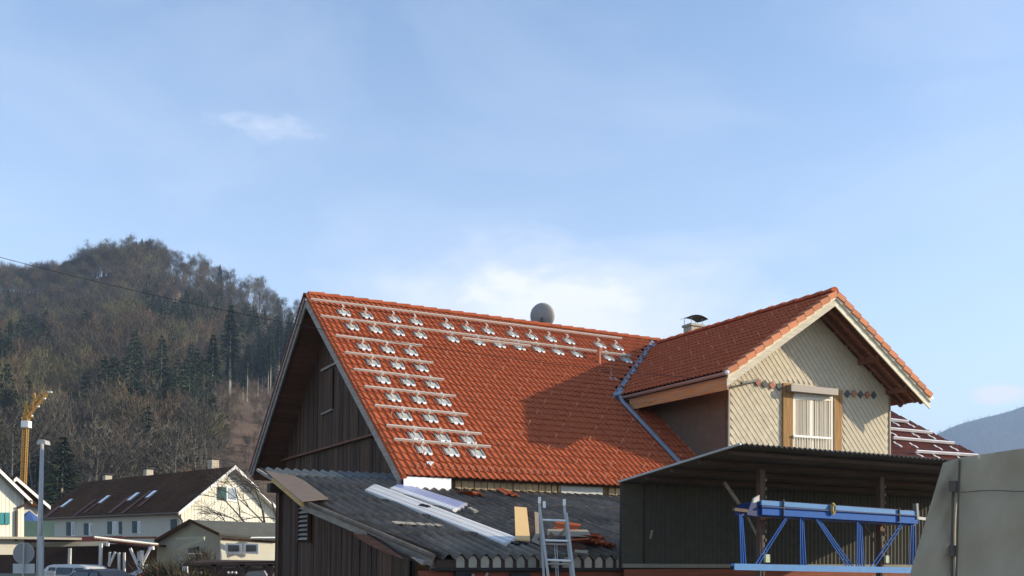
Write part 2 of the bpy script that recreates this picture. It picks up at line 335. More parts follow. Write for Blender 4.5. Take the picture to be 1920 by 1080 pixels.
# ------------------------------------------------------------------ trees
def tri_mesh(name,V,mats,midx=None):
    V=np.asarray(V,dtype=np.float32).reshape(-1,3);n=len(V)//3
    me=bpy.data.meshes.new(name);me.vertices.add(n*3);me.vertices.foreach_set('co',V.ravel())
    me.loops.add(n*3);me.loops.foreach_set('vertex_index',np.arange(n*3,dtype=np.int32))
    me.polygons.add(n);me.polygons.foreach_set('loop_start',np.arange(0,n*3,3,dtype=np.int32))
    try: me.polygons.foreach_set('loop_total',np.full(n,3,dtype=np.int32))
    except Exception: pass
    for q in mats: me.materials.append(q)
    if midx is not None: me.polygons.foreach_set('material_index',np.asarray(midx,dtype=np.int32))
    me.update(calc_edges=True);return me
def tube_tris(p,q,r0,r1,n=4):
    p=np.asarray(p,float);q=np.asarray(q,float);d=unit(q-p);a=np.array([0,0,1.]) if abs(d[2])<.9 else np.array([1.,0,0])
    x=unit(np.cross(d,a));y=np.cross(d,x);o=[]
    for j in range(n):
        t0,t1=2*math.pi*j/n,2*math.pi*(j+1)/n
        A0=x*math.cos(t0)+y*math.sin(t0);A1=x*math.cos(t1)+y*math.sin(t1)
        o+=[p+A0*r0,p+A1*r0,q+A1*r1, p+A0*r0,q+A1*r1,q+A0*r1]
    return o
def slivers(C,Dr,L,Wd,g):
    n=len(C);rnd=g.normal(size=(n,3));s_=np.cross(Dr,rnd);s_/=np.linalg.norm(s_,axis=1)[:,None]+1e-9
    return np.stack([C-s_*Wd[:,None]/2,C+s_*Wd[:,None]/2,C+Dr*L[:,None]],1).reshape(-1,3)
def bare_tree(seed,H,n,tw=.09,lean=0,crown0=.35,limbs=9,spread=.30):
    """returns trunk tris, twig tris; base at origin"""
    g=np.random.default_rng(seed);T=[];pts=[np.zeros(3)]
    k=5
    for i in range(k): pts.append(pts[-1]+np.array([g.normal()*.03*H/5*2+lean*H/5,g.normal()*.03*H/5*2,H*.9/k]))
    r=H*.012
    for i in range(k): T+=tube_tris(pts[i],pts[i+1],r*(1-i/k*.85),r*(1-(i+1)/k*.85),5)
    tips=[];segs=[]
    for j in range(limbs):
        h=crown0+(.92-crown0)*(j+g.random())/limbs;i=min(int(h/.9*k),k-1);b=pts[i]+(pts[i+1]-pts[i])*(h/.9*k-i)
        a=g.random()*6.28;ln=H*spread*(1.15-h*.75)*(.8+.5*g.random());el_=.5+.5*g.random()
        d=np.array([math.cos(a)*math.cos(el_),math.sin(a)*math.cos(el_),math.sin(el_)])
        m1=b+d*ln*.5;d2=unit(d+np.array([0,0,.5]));e=m1+d2*ln*.6
        rr=r*(.45-.3*h);T+=tube_tris(b,m1,rr,rr*.6,4);T+=tube_tris(m1,e,rr*.6,rr*.15,4);segs+=[(b,m1),(m1,e)]
        for _ in range(4):
            q=m1+(e-m1)*g.random();dd=unit(d2+g.normal(size=3)*.6);e2=q+dd*ln*.4;T+=tube_tris(q,e2,rr*.3,rr*.08,3);segs.append((q,e2))
    segs+= [(pts[3],pts[4]),(pts[4],pts[5]),(pts[5],pts[5]+np.array([0,0,H*.08]))]
    S0=np.array([a for a,b in segs]);S1=np.array([b for a,b in segs]);idx=g.integers(0,len(segs),n)
    C=S0[idx]+(S1[idx]-S0[idx])*(.25+.85*g.random((n,1)))
    C+=g.normal(size=(n,3))*H*.035
    ctr=np.array([0,0,H*.55]);Dr=C-ctr;Dr/=np.linalg.norm(Dr,axis=1)[:,None]+1e-9
    Dr=Dr+g.normal(size=(n,3))*.55+np.array([0,0,.45]);Dr/=np.linalg.norm(Dr,axis=1)[:,None]
    return np.array(T),slivers(C,Dr,H*(.04+.06*g.random(n)),H*tw*.05*(.6+.9*g.random(n)),g)
def conifer(seed,H,n,rad=.17,base=.1,wid=.022):
    g=np.random.default_rng(seed);T=tube_tris((0,0,0),(0,0,H*.97),H*.011,H*.002,5)
    h=base+(1-base)*g.random(n)**.8;h=np.round(h*22)/22+g.normal(size=n)*.008;h=np.clip(h,base,.995)
    a=g.random(n)*2*np.pi;lob=1+.22*np.sin(a*3+seed)+.15*np.sin(h*40+a)
    R=H*rad*(1-h)**.85*lob+H*.008;q=g.random(n)**.6
    C=np.stack([np.cos(a)*R*q*.75,np.sin(a)*R*q*.75,h*H-R*q*.25],1)
    Dr=np.stack([np.cos(a),np.sin(a),-.25+.35*g.normal(size=n)],1)+g.normal(size=(n,3))*.25;Dr/=np.linalg.norm(Dr,axis=1)[:,None]
    return np.array(T),slivers(C,Dr,R*.5+H*.02,H*wid*(.6+.8*g.random(n)),g)
def tmat(x,y,z,s_,a): c,d=math.cos(a)*s_,math.sin(a)*s_;return np.array([[c,-d,0,x],[d,c,0,y],[0,0,s_,z],[0,0,0,1.]])
# forest as one mass per kind
def forest():
    var={'a':[bare_tree(10+i,1.,620,.10,limbs=3,spread=.34,crown0=.3) for i in range(6)],'c':[conifer(30+i,1.,620,.25,.05,.017) for i in range(4)]}
    acc={'twig_a':[],'twig_b':[],'twig_c':[],'conif':[],'bark':[]}
    g=np.random.default_rng(3);cnt=0
    tries=0
    while cnt<1900 and tries<20000:
        tries+=1
        q=g.random();y=150+(480-150)*q**.9;px=-500+g.random()*1250
        if y>440 and px>295: continue
        if cnt%9==0: px=-30+g.random()*330;y=462+g.random()*34
        if px<-60 and g.random()<.75: continue
        a=(px-960)/f;x=a*y;z=float(hillz(x,y))
        pxx,pyy=proj((x,y,z))
        if pxx>380 and pyy>735 and y<150: continue
        nz=math.sin(pxx*.021+1.3)+math.sin(pyy*.035+pxx*.012)+.8*math.sin(pxx*.05-pyy*.02)+g.normal()*.45
        con=-.9
        if y>395: con-=6
        con-=.15
        if pxx<170 and 600<pyy<760: con+=.9
        if 110<pxx<360 and 770<pyy<900: con+=1.9
        if 440<pxx<640 and 640<pyy<735: con+=7
        if 330<pxx<460 and 560<pyy<700: con+=1.0
        if pxx>390 and pyy>745: con-=3
        if pyy<600 and pxx<420: con-=1.2
        ang=g.random()*6.28
        # natural bare gap in the right-hand part under the tall pale trunks
        if nz+con>0: key='conif';H=12+9*g.random();V=var['c'][g.integers(4)]
        else:
            H=13+6*g.random();V=var['a'][g.integers(6)]
            key='twig_a'
            rr=g.random()
            if pxx>380 and pyy>740: key='twig_b' if rr<.85 else 'twig_a';H*=.36
            elif pyy>780 and pxx<120: key='twig_c' if rr<.6 else 'twig_b'
            elif rr<.22: key='twig_b'
            elif rr<.38: key='twig_c'
        if y>455: H*=.8
        T=tmat(x,y,z-.3,H,ang)
        wx=1.25 if key!='conif' else 1.
        T[:3,:2]*=wx
        acc[key].append(V[1]@T[:3,:3].T+T[:3,3]);acc['bark' if key!='conif' else 'bark'].append(V[0]@T[:3,:3].T+T[:3,3]);cnt+=1
    for k,(nm) in {'twig_a':'bare_woodland','twig_b':'bare_woodland','twig_c':'bare_woodland','conif':'conifer_woodland','bark':'woodland_trunks'}.items():
        if not acc[k]: continue
        me=tri_mesh(nm,np.concatenate(acc[k]),[M[k]]);o=bpy.data.objects.new(nm,me);COL.objects.link(o)
        meta(o,{'twig_a':'grey brown bare crowns of the woodland covering the hillside','twig_b':'reddish brown bare crowns low on the wooded hillside','twig_c':'olive budding crowns scattered on the wooded hillside','conif':'dark green conifer woodland in patches on the hillside','bark':'thin trunks and limbs of the hillside woodland'}[k],'woodland' if k!='bark' else 'tree trunks',None,'stuff')
forest()
# individual trees one can tell apart
protos={}
def tree_mesh(key,kind,seed,n,**k):
    if kind=='bare': a,b=bare_tree(seed,1.,n,**k)
    else: a,b=conifer(seed,1.,n,**k)
    tw={'bare':'twig_a','conifer':'conif'}[kind];bk='bark' if kind=='bare' else 'bark_p'
    return (tri_mesh('trunk',a,[M[bk]]),tri_mesh('crown',b,[M[tw]]))
BT=[tree_mesh('b','bare',50+i,1900,tw=.095,crown0=.42,limbs=12,spread=.30) for i in range(6)]
BTW=[tree_mesh('b','bare',70+i,1700,tw=.095,crown0=.3,limbs=14,spread=.36) for i in range(3)]
CT=[tree_mesh('c','conifer',60+i,2600,wid=.011) for i in range(3)]
CTH=[tree_mesh('c','conifer',65+i,1800,rad=.17,base=.5,wid=.012) for i in range(3)]
def put_tree(name,meshes,loc,H,rot,label,cat,group,wide=1.):
    t=thing(name,label,cat,loc,rot,group)
    for nm,me in zip(('trunk','crown'),meshes):
        o=bpy.data.objects.new(nm,me);COL.objects.link(o);o.parent=t;o.scale=(H*wide,H*wide,H)
    return t
def crest(px,D=480):
    a=(px-960)/f;return np.array([a*D,D,float(hillz(a*D,D))-.3])
# crest line trees, each seen against the sky
cl_=[(308,14.5),(322,16),(333,14),(346,15),(358,16.5),(371,16),(384,15),(396,14.5),(409,16),(424,15.5),(441,13),(455,15),(466,16),(478,17),(492,15),(506,12.5),(519,12),(534,11),(548,13),(562,13),(576,12)]
for i,(px,H) in enumerate(cl_):
    put_tree('bare_tree',(BT if i%4 else BTW)[i%(6 if i%4 else 3)],crest(px,478+ (i%3)*6),H*1.02,i*1.7,'slender leafless tree against the sky on the right shoulder of the wooded ridge','tree','leafless trees lined up on the ridge shoulder',1.15)
for i in range(60):
    px=-20+i*5.4+random.uniform(-2,2)
    hh=15.5 if 120<px<300 else 13
    put_tree('bare_tree',(BT if i%2 else BTW)[i%(6 if i%2 else 3)],crest(px,470+random.uniform(-6,14)),hh+random.uniform(-1.8,1.4),i*2.1,'leafless tree in the dense row along the rounded hilltop','tree','leafless trees along the rounded hilltop',1.25)
for px,H in [(243,16.5),(254,18),(264,17),(270,17.5),(280,16),(88,13),(403,17)]:
    put_tree('conifer_tree',CT[int(px)%3],crest(px,474),H,px,{88:'small dark conifer poking up left of the rounded hilltop',403:'slim dark conifer among the leafless trees right of the hilltop'}.get(px,'small pointed conifer crowning the very top of the hill'),'tree','conifers on the summit of the hill' if px in(243,254,264,270,280) else None,.8)
# tall pale trunks under high dark crowns
for i,(px,pt,pb) in enumerate([(425,655,768),(427.5,700,768),(451,720,750),(459,690,753),(463,705,740),(479,700,748),(487,700,740),(498,690,744),(502.5,680,750),(518,665,746),(519,720,735),(536,675,770),(393,700,800),(372,720,790)]):
    D=300;
    for D in np.linspace(160,470,400):
        a=(px-960)/f
        if proj((a*D,D,float(hillz(a*D,D))))[1]<=pb: break
    loc=np.array([a*D,D,float(hillz(a*D,D))-.2])
    H=(pb-pt)/f*D*1.75
    put_tree('conifer_tree',CTH[i%3],loc,H,i*1.3,'tall conifer with long pale bare trunk at the edge of the dark stand','tree','tall pale trunked conifers left of the barn gable',1.)
# trees just behind the houses
def tree_at(px,pb,D,H,meshes,name,label,wide=1.2,zz=None):
    p=at(px,pb,D);p[2]=float(hillz(p[0],p[1])) if zz is None else zz
    return put_tree(name,meshes,p,H,px,label,'tree',None,wide)
tree_at(116,930,118,14.5,CT[0],'conifer_tree','dark green conifer standing behind the roofs just right of the street lamp',1.5,zz=0)
tree_at(170,940,140,16,BTW[0],'bare_tree','broad round leafless tree behind the left end of the dark roof',1.6,zz=2)
tree_at(130,940,150,20,BTW[1],'bare_tree','taller leafless tree rising above the dark conifer by the lamp',1.2,zz=2)
tree_at(275,940,150,17,CT[1],'conifer_tree','dark conifer behind the middle chimney of the long house',1.3,zz=3)
tree_at(20,900,135,17,BTW[2],'bare_tree','leafless tree behind the crane and the left white house',1.7,zz=2)
tree_at(330,940,150,16,BTW[1],'bare_tree','rounded leafless tree behind the dark roof near its right chimney',1.6,zz=3)
tree_at(232,940,145,14,BTW[2],'bare_tree','rounded leafless tree between the two left chimneys',1.5,zz=2)
# conifer fringe along far mountain crest
g=np.random.default_rng(5);acc=[];V=conifer(1,1.,26,.22,.05,.12)[1]
for i in range(2600):
    a=.40+.75*g.random()**1.6;y=2450+560*g.random()**.5;H=7+8*g.random()
    T=tmat(a*y,y,float(mtz(a,y))-2,H,g.random()*6);T[:3,:2]*=1.5;acc.append(V@T[:3,:3].T+T[:3,3])
o=bpy.data.objects.new('mountain_forest',tri_mesh('mountain_forest',np.concatenate(acc),[M['conif']]));COL.objects.link(o);meta(o,'blue hazy forest fringe along the crest of the far mountain','forest',None,'stuff')
# ------------------------------------------------------------------ tiles
TW,TL=.178,.325
def tile_geo(wd=TW,ln=TL):
    xs=[-.5,-.34,-.16,.0,.16,.32,.5];hs=[.006,.0,.015,.037,.037,.012,.004]
    V=[];n=len(xs);L=ln+.05
    for yy_,lift,sc in ((0,.032,1.),(L,.0,.9)):
        for x,h in zip(xs,hs): V.append((x*wd*1.04,yy_,h*sc+lift))
    for x,h in zip(xs,hs): V.append((x*wd*1.04,.004,h+.022-.016))
    F=[(i,i+1,n+i+1,n+i) for i in range(n-1)]+[(2*n+i,2*n+i+1,i+1,i) for i in range(n-1)]
    return V,F
TV,TF=tile_geo();TVn=np.array(TV)
tile_me=mesh('roof_tile',TV,TF,M['tile2']);
TILES=[]   # (matrix, key)
def qF(s,q): return A+u*s-v*q*math.cos(be)-Z*q*math.sin(be)   # on the main front slope, q metres down from the ridge
upF=v*math.cos(be)+Z*math.sin(be)
QE=10.14
barn=thing('farmhouse','old farmhouse barn with orange tiled roof, dark plank gable and cream gabled cross wing','house',(A[0],A[1],GZ),RZB)
# cross wing geometry
RS,RZ_=12.41,8.93;ES=8.54;EZ=6.33;RE=2*RS-ES;TWALL=-8.1;TV_=-9.1
k_=(RZ_-EZ)/(RS-ES);ga=math.atan(k_)
def valley_t(s): return (EZ+(s-ES)*k_-A[2])/TB
# bracket positions: tile column k, row centre q
BR=[];
rowsq=[1.08,2.33,3.45,4.48,5.45,6.44,7.42,8.42,9.04]
for r,q in enumerate(rowsq):
    n={0:15,1:14}.get(r,3)
    if r==0: ss=[.74,1.5,2.24,3.0,4.1,4.86,5.6,6.34,7.07,7.82,8.58,9.74,10.53]
    elif r==1: ss=[.72,1.45,2.17,2.92,4.0,4.75,5.47,6.18,6.91,7.66,8.44,9.58,10.33]
    else: ss=[.70,1.42,2.12]
    for s_ in ss:
        kc=round(s_/TW);j=round((QE-q-TL/2)/TL);BR.append((kc*TW,j))
covered=set()
for s_,j in BR:
    kc=round(s_/TW);covered|={(kc-1,j),(kc,j)}
for j in range(31):
    q0=QE-TL*j;t0=-q0*math.cos(be)
    for i in range(-1,75):
        s_=(i+.5)*TW
        if (i,j) in covered: continue
        if i>=48:
            if t0<-3.9:
                if s_>9.5: continue
            elif t0<valley_t(s_)+.05 : continue
        if s_>13.1: continue
        jit=lambda a:random.uniform(-a,a)
        p=qF(s_+jit(.005),q0+jit(.009))+nF*(.035+jit(.005));aj=jit(.012);u2=u*math.cos(aj)+upF*math.sin(aj)
        M4=mat4(u2,np.cross(nF,u2),nF,p);TILES.append(M4)
# right-hand remainder of the front slope (seen beyond the cross wing), darker tiles
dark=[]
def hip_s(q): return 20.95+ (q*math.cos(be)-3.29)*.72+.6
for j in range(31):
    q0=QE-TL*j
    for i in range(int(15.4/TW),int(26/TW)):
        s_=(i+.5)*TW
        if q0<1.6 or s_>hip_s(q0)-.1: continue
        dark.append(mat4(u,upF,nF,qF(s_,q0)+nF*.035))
# cross wing left slope
nL=-u*math.sin(ga)+Z*math.cos(ga);upL=u*math.cos(ga)+Z*math.sin(ga);LS=(RS-ES)/math.cos(ga)
for j in range(15):
    q=LS-TL*j-.0
    if q<.2: break
    sE=RS-q*math.cos(ga);zE=RZ_-q*math.sin(ga)
    tv=valley_t(sE)
    for i in range(60):
        t_=TV_+.16+(i+.5)*TW
        if t_>tv-.12+TL*.4: break
        TILES.append(mat4(-v,upL,nL,W(sE,t_,zE)+nL*.035))
D_=[np.linalg.norm(m_[:3,3]-EYE) for m_ in TILES];order=np.argsort(D_)
def join_tiles(Ms,name,parent,mt):
    V=[];F=[];n=len(TVn)
    for k,m_ in enumerate(Ms):
        V.append(TVn@m_[:3,:3].T+m_[:3,3]);F+=[tuple(a+k*n for a in q) for q in TF]
    mb=MB();mb.v=[tuple(a) for a in np.concatenate(V)];mb.f=F
    return build(name,mb,mt,parent,kind='stuff')
for k in order[:298]: inst('roof_tile',tile_me,barn,TILES[k])
join_tiles([TILES[k] for k in order[298:]],'roof_tiles',barn,M['tile'])
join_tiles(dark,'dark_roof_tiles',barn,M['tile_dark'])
# roof decks (solid slabs under the tiles)
def P3(s,q,h=0): return qF(s,q)+nF*h
mb=MB();mb.prism([P3(-.08,0,-.01),P3(9.4,0,-.01),P3(9.4,QE-.1,-.01),P3(-.08,QE-.1,-.01)],-nF*.07)
mb.prism([P3(9.4,0,-.01),P3(13.2,0,-.01),P3(9.4,5.2,-.01)],-nF*.14)
mb.prism([P3(13.2,0,-.01),P3(18.4,0,-.01),P3(25.8,QE-.1,-.01),P3(15.0,QE-.1,-.01),P3(15.0,1.2,-.01)],-nF*.14)
build('roof_deck',mb,M['deck'],barn)
def qB(s,q,h=0): return A+u*s+v*q*math.cos(be)-Z*q*math.sin(be)+nB*h
QB=8.35
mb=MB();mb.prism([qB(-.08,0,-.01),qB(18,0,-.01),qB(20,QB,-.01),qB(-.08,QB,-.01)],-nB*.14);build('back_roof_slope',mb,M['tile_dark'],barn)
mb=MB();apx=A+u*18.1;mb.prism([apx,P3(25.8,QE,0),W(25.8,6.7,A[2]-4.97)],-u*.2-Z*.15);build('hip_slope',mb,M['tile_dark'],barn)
# ridge caps
cap=MB()
for yy_,rr in ((0,.145),(.50,.10)):
    for a in np.linspace(-.15,math.pi+.15,8): cap.v.append((yy_,-math.cos(a)*rr,math.sin(a)*rr*.85-.01))
cap.f=[(i,i+1,8+i+1,8+i) for i in range(7)]+[tuple(range(8))[::-1]]
cap_me=mesh('ridge_tile',cap.v,cap.f,M['tile2'])
for i in range(28):
    s_=-.06+i*.467
    p=A+u*(s_+.467)+Z*.035+v*0;Mx=mat4(-u,-v,Z,p);Mx[:3,0]=-u+Z*.012;inst('ridge_tile',cap_me,barn,Mx)
for i in range(17):
    t_=TV_+.02+i*.497
    p=W(RS,t_,RZ_+.07);Mx=mat4(v,-u,Z,p);inst('ridge_tile',cap_me,barn,Mx)
# eave and scattered snow hooks
hk=MB();hk.obox((-.014,0,.0),(.028,0,0),(0,.05,.0),(0,0,.012));hk.obox((-.014,0,.0),(.028,0,0),(0,.012,0),(0,0,.145))
hk_me=mesh('snow_hook',hk.v,hk.f,mat('hook_metal',(.60,.30,.20),.5,var=.05))
def hook(s_,q): inst('snow_hook',hk_me,barn,mat4(u,upF,nF,qF(s_,q)+nF*.06))
for i in range(1,24): hook((i+.5)*TW+.0,QE-.30)
for s_ in (4.93,5.46,5.96): hook(s_,QE-.28)
for k in range(1,15):
    q=QE-.27-k*.65
    if q<1.2: continue
    for i in range(12):
        s_=3.83-1.068*3+i*1.068+(.534 if k%2==0 else 0)+(0 if k%2 else 0)
        if s_<3.0 and 2<k<13: continue
        t_=-q*math.cos(be)
        if s_>9.0 or (t_>-3.9 and t_<valley_t(s_)+.3 and s_>8.5): continue
        if q<3.0: continue
        hook(s_,q)
for s_,q in [(.3,3.3),(.28,4.0),(.55,4.6),(.25,6.7),(.35,7.4),(.45,8.9)]: hook(s_,q)
for r in range(5):
    for c in range(8):
        q=LS-.5-r*.85;t_=TV_+.8+c*1.0+(.5 if r%2 else 0)
        sE=RS-q*math.cos(ga)
        if q<.4 or t_>valley_t(sE)-.4: continue
        inst('snow_hook',hk_me,barn,mat4(-v,upL,nL,W(sE,t_,RZ_-q*math.sin(ga))+nL*.05))
# metal tile plates with roof hooks
pl=MB();ww=TW*1.0
pl.grid([[(-ww*1.08,.0,.062),(-ww*.95,.0,.075),(ww*.9,.0,.075),(ww,.0,.062)],[(-ww,.36,.05),(-ww*.9,.36,.06),(ww*.9,.36,.06),(ww,.36,.05)]])
pl.obox((-ww*.92,.02,.05),(.02,0,0),(0,.33,0),(0,0,.045));pl.obox((ww*.86,.02,.05),(.02,0,0),(0,.33,0),(0,0,.045))
pl_me=mesh('metal_tile',pl.v,pl.f,M['plate'])
fl=MB()
for c in (-.55,.35):
    x0=c*ww-.012;fl.prism([(x0,.01,.078),(x0+.12,.01,.078),(x0+.10,-.055,.055),(x0+.02,-.055,.055)],(0,0,.012))
fl_me=mesh('scalloped_edge',fl.v,fl.f,M['alu_w'])
hm=MB();hm.obox((-.022,.16,.07),(.044,0,0),(0,.20,0),(0,0,.01));hm.obox((-.022,.35,.07),(.044,0,0),(0,.012,0),(0,0,.075))
hm.obox((-.022,.25,.135),(.044,0,0),(0,.11,0),(0,0,.012));hm.obox((-.022,.25,.135),(.044,0,0),(0,.012,0),(0,0,.06));hm.obox((-.022,.25,.185),(.044,0,0),(0,.20,0),(0,0,.012))
hm_me=mesh('hook_arm',hm.v,hm.f,M['alu'])
for s_,j in BR:
    o=inst('roof_bracket',pl_me,barn,mat4(u,upF,nF,qF(s_,QE-TL*j)+nF*.02))
    for nm,me in (('scalloped_edge',fl_me),('hook_arm',hm_me)):
        if nm=='hook_arm' and j==rowsq and False: continue
        c=bpy.data.objects.new(nm,me);COL.objects.link(c);c.parent=o
# mounting rails (lie on the hooks)
def rail(p,q,label,group='mounting rails laid across the tiled roof',w_=.045,h_=.055,mt='alu'):
    mb=MB();d=unit(q-p);mb.beam(p,q,w_,h_,nF);mb.beam(p+nF*.03,q+nF*.03,w_*.35,.012,nF)
    return build('mounting_rail',mb,M[mt],None,label,'rail',group)
RL=[((583,560.5),(1166,634.5),'longest aluminium rail lying just below the ridge of the orange roof'),
((601.7,592),(1183,667),'second aluminium rail from the ridge, running nearly the whole orange roof'),
((866.7,633.5),(995,648.5),'short aluminium rail lying just beneath the second long rail'),
((629.5,629),(791.5,648.5),'uppermost of the eight short aluminium rails at the left of the roof'),
((646.7,660.5),(812,680.5),'short aluminium rail, second from the top of the left stack'),
((663.5,692),(832,712),'short aluminium rail, third from the top of the left stack'),
((683.7,724.5),(854.5,743),'short aluminium rail, fourth from the top of the left stack'),
((703,760),(876.7,777.5),'short aluminium rail, fifth from the top of the left stack'),
((725,797.5),(902.5,813.5),'short aluminium rail, sixth from the top of the left stack'),
((739,823.5),(920,837.5),'lowest short aluminium rail, partly covering its metal plates')]
for a,b,l in RL: rail(onF(*a,.21),onF(*b,.21),l)
RR=[((1669,786.5),(1703,790.5),'topmost white rail on the dark tiled roof at the far right'),((1669,803.5),(1748,811),'second white rail down on the dark tiled roof at the far right'),
((1675,820.5),(1789,830.5),'third white rail down on the dark tiled roof at the far right'),((1718,846),(1833,853.5),'lowest white rail on the dark tiled roof at the far right')]
for a,b,l in RR: rail(onF(*a,.2),onF(*b,.2),l,'white rails on the dark roof behind the cross wing',.06,.085,'alu_w')
for px,py in [(1676,793),(1705,796),(1671,812),(1714,815),(1744,818),(1680,832),(1710,834),(1756,838),(1786,840),(1721,852),(1753,855),(1799,859),(1829,858)]:
    p=onF(px,py,.1);mb=MB();mb.beam(p+upF*.12,p-upF*.02,.07,.03,nF);mb.beam(p,p-upF*.08+u*.10,.05,.03,nF);mb.beam(p-upF*.07+u*.09,p-upF*.2+u*.09,.08,.03,nF);build('rail_hook',mb,M['alu_w'],barn)
# stray bracket near the eave
p=onF(807,872,.06);mb=MB();mb.obox(p-u*.07,u*.12+upF*.02,upF*.12,nF*.02);mb.obox(p-u*.03-upF*.09,u*.05,upF*.09,nF*.03);mb.obox(p+u*.02+upF*.05,u*.08,upF*.05,nF*.04)
build('bracket',mb,M['alu_w'],None,'loose white metal bracket lying on the tiles above the left eave','bracket')
# vents
for (px,pb,pt_,r,mt) in ((1123,683,655,.06,'clay'),(1145.5,708,688,.045,'clay')):
    b=onF(px,pb,.03);D=b[1];top=hit(px,pt_,b,unit(-FW*np.array([1,1,0])));mb=MB();mb.tube([b,b+Z*(top[2]-b[2])],r,8)
    if px<1130: mb.tube([top-Z*.02,top+u*.10+Z*.02],r*1.15,8)
    else: mb.tube([top-Z*.02,top+Z*.05],r*1.5,8)
    o=build('vent_pipe',mb,M[mt],barn)
    mb=MB();mb.obox(b-u*.16-upF*.2,u*.36,upF*.32,nF*.03);build('vent_base',mb,M['tile_dark'] if px<1130 else M['plate'],barn)
# valley flashing and lower channel
def strip(pts,wd,th,mt,name,up=nF,par=barn):
    mb=MB()
    for a,b in zip(pts[:-1],pts[1:]): mb.beam(a,b,wd,th,up)
    return build(name,mb,M[mt],par)
va=W(RS+.25,valley_t(RS+.25)+.0,0);
v0=W(ES-.12,-4.08,6.24)+nF*.10;v1=W(RS+.30,valley_t(RS+.30),EZ+(RS+.3-ES)*k_)+nF*.09
dv=unit(v1-v0);sx=unit(np.cross(dv,unit(nF+nL)))
mb=MB()
nn_=unit(nF+nL);mb.grid([[v0+sx*.13+nn_*.03,v0+nn_*-.035,v0-sx*.13+nn_*.03],[v1+sx*.13+nn_*.03,v1-nn_*.035,v1-sx*.13+nn_*.03]]);mb.beam(v0+sx*.14+nn_*.045,v1+sx*.14+nn_*.045,.03,.03,nn_);mb.beam(v0-sx*.14+nn_*.045,v1-sx*.14+nn_*.045,.03,.03,nn_)
build('valley_flashing',mb,M['zinc'],barn)
mb=MB();mb.tube([onF(1160,742,.12),onF(1168,754,.14),onF(1178,764,.12),onF(1276,869,.10)],.068,8);mb.obox(onF(1151,748,.08),onF(1170,742,.08)-onF(1151,748,.08),upF*.14,nF*.12);build('roof_downpipe',mb,M['zinc'],barn)
# ------------------------------------------------------------------ barn gable
SG=.8
def ztop(t): return A[2]-.20-abs(t)*TB
seam0,seam1=4.78,4.78
random.seed(11)
t_=-7.55
while t_<6.75:
    wd=random.uniform(.17,.24);a,b=t_,min(t_+wd-.012,6.75);dz=random.uniform(-.012,.012)
    pts=[W(SG+dz,a,GZ),W(SG+dz,b,GZ),W(SG+dz,b,4.72),W(SG+dz,a,4.72)]
    if min(ztop(a),ztop(b))<4.72: pts[2][2]=min(4.72,ztop(b));pts[3][2]=min(4.72,ztop(a))
    mb=MB();mb.prism(pts,u*.03);build('plank',mb,M['plank'],barn)
    if ztop(a)>4.85 and ztop(b)>4.85:
        dz-=.05;pts=[W(SG+dz,a,4.66),W(SG+dz,b,4.66),W(SG+dz,b,ztop(b)),W(SG+dz,a,ztop(a))]
        if a<0<b: pts.insert(3,W(SG+dz,0,ztop(0)))
        mb=MB();mb.prism(pts,u*.03);build('plank',mb,M['plank'],barn)
    t_+=wd
mb=MB();mb.prism([W(SG+.06,-7.5,GZ),W(SG+.06,6.7,GZ),W(SG+.06,6.7,ztop(6.7)),W(SG+.06,0,ztop(0)),W(SG+.06,-7.5,ztop(-7.5))],u*.1);build('gable_wall',mb,M['dark'],barn)
mb=MB();mb.beam(W(SG-.10,-6.2,4.70),W(SG-.10,6.2,4.70),.07,.06);build('drip_board',mb,M['soffd'],barn)
h0=onS(604,697,SG-.08);h1=onS(625,686,SG-.08);h2=onS(624,768,SG-.08);h3=onS(604,777,SG-.08)
mb=MB();mb.beam(h0+Z*.03,h1+Z*.03+(h1-h0)*.3,.10,.07);build('lintel_board',mb,M['greyboard'],barn)
mb=MB();mb.beam(h3,h2,.09,.05);build('sill_board',mb,M['greyboard'],barn)
hb0=np.array([h3[0],h3[1],h3[2]]);W_=(h2-h3);W_[2]=0
for i in range(5):
    a=h3+W_*i/5+Z*.03;mb=MB();mb.obox(a,W_/5*.94,-u*.02,Z*(h1[2]-h2[2]-.08));build('hatch_plank',mb,M['plank'],barn)
# soffit boards and verge boards
nb=34
for i in range(nb):
    q=.25+i*(QB-.3)/nb;mb=MB()
    mb.obox(qB(-.03,q,-.18-.006*random.random()),u*(SG+.1),(qB(0,q+(QB-.3)/nb*.96)-qB(0,q)),-nB*.02);build('soffit_board',mb,M['soffit'],barn)
mb=MB();mb.obox(P3(.0,.25,-.18),u*(SG+.06),P3(0,QE-.4)-P3(0,.25),-nF*.02);build('front_soffit',mb,M['soffit'],barn)
mb=MB();mb.beam(P3(-.13,.16,-.17),P3(-.13,QE-.12,-.17),.05,.25,nF);build('verge_board',mb,M['greyboard'],barn)
mb=MB();mb.obox(P3(-.16,QE-.32,-.30),u*.22,P3(0,QE-.06)-P3(0,QE-.32),-Z*.22);build('verge_end_block',mb,M['greyboard'],barn)
mb=MB();mb.beam(qB(-.13,.16,-.17),qB(-.13,QB,-.17),.05,.22,nB);build('verge_board',mb,M['greyboard'],barn)
mb=MB();mb.beam(qB(-.18,.1,-.06),qB(-.18,QB,-.06),.04,.10,nB);build('verge_batten',mb,M['greyboard'],barn)
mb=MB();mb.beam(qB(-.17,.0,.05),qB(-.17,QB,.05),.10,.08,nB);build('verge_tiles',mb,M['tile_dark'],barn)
for i in range(31):
    q=QE-TL*i;mb=MB();mb.obox(P3(-.165,q,-.08),u*.10,P3(0,q-.31)-P3(0,q),nF*(.12));build('verge_tile',mb,M['tile2'],barn)
